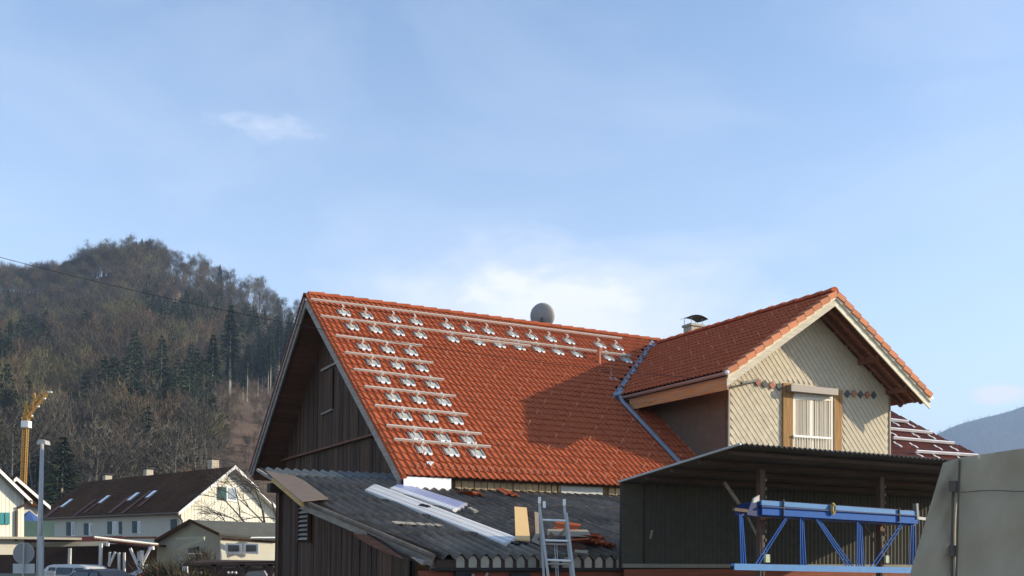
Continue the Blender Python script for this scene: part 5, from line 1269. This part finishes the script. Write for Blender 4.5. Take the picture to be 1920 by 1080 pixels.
c=at(44.5,1037.5,27);mb=MB();mb.tube([c,c+np.array([0,.012,0])],.285,32);build('round_plate',mb,M['signback'],SG_)
mb=MB();mb.tube([c+np.array([.286*math.cos(a),.0,.286*math.sin(a)]) for a in np.linspace(0,6.2832,33)],.010,5,False);build('rim',mb,M['galv'],SG_)
mb=MB();mb.prism([at(24,1075,27),at(64.5,1075,27),at(65,1057,27),at(24,1057,27)],(0,.012,0));build('rectangular_plate',mb,M['signplate'],SG_)
mb=MB();mb.tube([at(45,1018,26.95),(at(44,1080,26.95)[0],26.95,GZ)],.026,8);build('post',mb,M['galv'],SG_)
CR_=thing('tower_crane','yellow lattice tower crane with jib raised to the right on the wooded slope','crane',(at(43,900,104)[0],104,GZ))
def lattice(p,q,w_,n,name,mt='crane',rr=.04):
    p=np.asarray(p);q=np.asarray(q);d=unit(q-p);x=unit(np.cross(d,(0,1,0.01)));y=np.cross(d,x);mb=MB();C=[(-1,-1),(1,-1),(1,1),(-1,1)]
    for a,b in C: mb.tube([p+x*a*w_/2+y*b*w_/2,q+x*a*w_/2+y*b*w_/2],rr,4)
    for i in range(n):
        s0=p+(q-p)*i/n;s1=p+(q-p)*(i+1)/n
        for k in range(4):
            a,b=C[k];c_,e=C[(k+1)%4];mb.tube([s0+x*a*w_/2+y*b*w_/2,s1+x*c_*w_/2+y*e*w_/2],rr*.6,3)
            mb.tube([s0+x*a*w_/2+y*b*w_/2,s0+x*c_*w_/2+y*e*w_/2],rr*.6,3)
    return build(name,mb,M[mt],CR_)
DCn=104
lattice(at(43,925,DCn),at(48,802,DCn),.44,22,'mast')
mb=MB();mb.obox(at(43.5,802,DCn)-np.array([0,.5,0]),(.75,0,0),(0,.8,0),(0,0,.70));build('counterweight',mb,M['bwhite'],CR_)
lattice(at(48,795,DCn),at(49,783,DCn),.55,2,'mast_top')
lattice(at(47,781,DCn),at(86,735,DCn),.50,9,'jib')
mb=MB();mb.beam(at(44,781,DCn),at(60,780,DCn),.4,.25);build('slewing_platform',mb,M['crane'],CR_)
mb=MB()
for a,b in (((45,780),(49,752)),((49,752),(53,774)),((61,765),(65,737)),((65,737),(67,752))): mb.tube([at(*a,DCn),at(*b,DCn)],.10,4)
build('a_frame',mb,M['crane'],CR_)
mb=MB();mb.obox(at(89,736,DCn),(.42,0,0),(0,.2,0),(0,0,.14));mb.obox(at(69,763,DCn),(.2,0,0),(0,.2,0),(0,0,.14));mb.obox(at(81,748,DCn),(.2,0,0),(0,.2,0),(0,0,.14));mb.obox(at(57,780,DCn),(.2,0,0),(0,.2,0),(0,0,.12));build('jib_fittings',mb,M['bwhite'],CR_)
# ------------------------------------------------------------------ bare garden tree and shrubs
def branch_tree(base,dirs,label,name='bare_tree',mt='bark_d',seed=1,D_=58,scale=1.):
    g=random.Random(seed);T=[]
    def rec(p,d,ln,r,dep):
        n=3;q=p
        for i in range(n):
            d2=unit(d+np.array([g.gauss(0,.13),g.gauss(0,.13),g.gauss(0,.10)]));q2=q+d2*ln/n
            T.extend(tube_tris(q,q2,r*(1-i/n*.3),r*(1-(i+1)/n*.3),4));
            if dep>0 and i>0:
                for _ in range(2 if dep>1 else 3):
                    dd=unit(d2+np.array([g.gauss(0,.6),g.gauss(0,.6),g.gauss(0,.45)]));rec(q2,dd,ln*g.uniform(.45,.7),r*.5,dep-1)
            q=q2;d=d2
    t=thing(name,label,'tree',base)
    for d,ln,r in dirs: rec(np.asarray(base,float),unit(d),ln,r,4)
    V=toloc(t,np.array(T));o=bpy.data.objects.new('branches',tri_mesh('branches',V,[M[mt]]));COL.objects.link(o);o.parent=t
    return t
b=at(520,1000,56);b2=np.array([b[0],b[1],GZ])
branch_tree((b[0]+.2,b[1],1.2),[((-.9,.05,.75),3.2,.08),((-.55,.1,.95),3.4,.085),((-1,-.1,.35),2.8,.07),((-.2,0,1),3.0,.07)],'crooked leafless garden tree spreading in front of the cream boarded gable',seed=6)
for o in [x for x in COL.objects if x.name.startswith('bare_tree') and 'crooked' in str(x.get('label'))]:
    mb=MB();mb.tube([(b[0]+.35,b[1],GZ),(b[0]+.2,b[1],1.25)],.13,6);build('trunk',mb,M['bark_d'],o)
def shrub(px,py,D,Hh,Wd,n,mt,label,seed):
    g=np.random.default_rng(seed);p=at(px,py,D);p[2]=GZ
    C=g.normal(size=(n,3))*np.array([Wd*.3,Wd*.3,Hh*.24])+np.array([0,0,Hh*.55]);C[:,2]=np.clip(C[:,2],.05,Hh)
    Dr=C-np.array([0,0,Hh*.1]);Dr/=np.linalg.norm(Dr,axis=1)[:,None];Dr=Dr+g.normal(size=(n,3))*.5;Dr/=np.linalg.norm(Dr,axis=1)[:,None]
    V=slivers(C,Dr,.2+.5*g.random(n),.02+.03*g.random(n),g)
    t=thing('shrub',label,'shrub',p);o=bpy.data.objects.new('twigs',tri_mesh('twigs',V,[M[mt]]));COL.objects.link(o);o.parent=t
    T=[]
    for k in range(7): T+=tube_tris((0,0,0),(g.normal()*Wd*.25,g.normal()*Wd*.25,Hh*.9),.03,.008,4)
    o=bpy.data.objects.new('stems',tri_mesh('stems',np.array(T),[M['bark_d']]));COL.objects.link(o);o.parent=t
shrub(318,1070,44,1.5,1.1,1700,'twig_d','olive brown twiggy shrub left of the dark carport',1)
shrub(345,1070,43,1.2,1.0,1300,'twig_d','twiggy shrub standing against the left post of the dark carport',2)
shrub(296,1070,45,1.5,1.2,1500,'twig_d','low reddish shrub between the forked canopy post and the olive shrub',3)
shrub(375,1070,46.5,2.0,1.2,1800,'twig_d','thin shrub under the porch of the small green house',4)
# tiny winter tree peeping over the tarpaulin
b=at(1880,905,60)
branch_tree((b[0],b[1],b[2]),[((-.3,0,1),1.1,.022),((.35,0,1),1.0,.02),((-.9,0,.7),.9,.02)],'fine leafless treetop just visible above the tarpaulin','bare_tree','bark',seed=3)
for o in [x for x in COL.objects if 'fine leafless' in str(x.get('label'))]:
    mb=MB();mb.tube([(b[0],b[1],GZ),(b[0],b[1],b[2]+.05)],.12,6);build('trunk',mb,M['bark'],o)
# ------------------------------------------------------------------ haze
mb=MB();mb.obox((-3600,-650,-1.8),(8200,0,0),(0,5900,0),(0,0,500));hm_=bpy.data.materials.new('air');hm_.use_nodes=True;t=hm_.node_tree;t.nodes.clear()
vo=N(t,'ShaderNodeVolumePrincipled');vo.inputs['Density'].default_value=HAZE if 'HAZE' in globals() else .00023;vo.inputs['Color'].default_value=(.52,.70,1,1);vo.inputs['Anisotropy'].default_value=.0
om=N(t,'ShaderNodeOutputMaterial');t.links.new(vo.outputs[0],om.inputs['Volume'])
ho=build('haze',mb,hm_,None,kind='stuff');meta(ho,'pale blue haze in the air over the whole valley','haze')
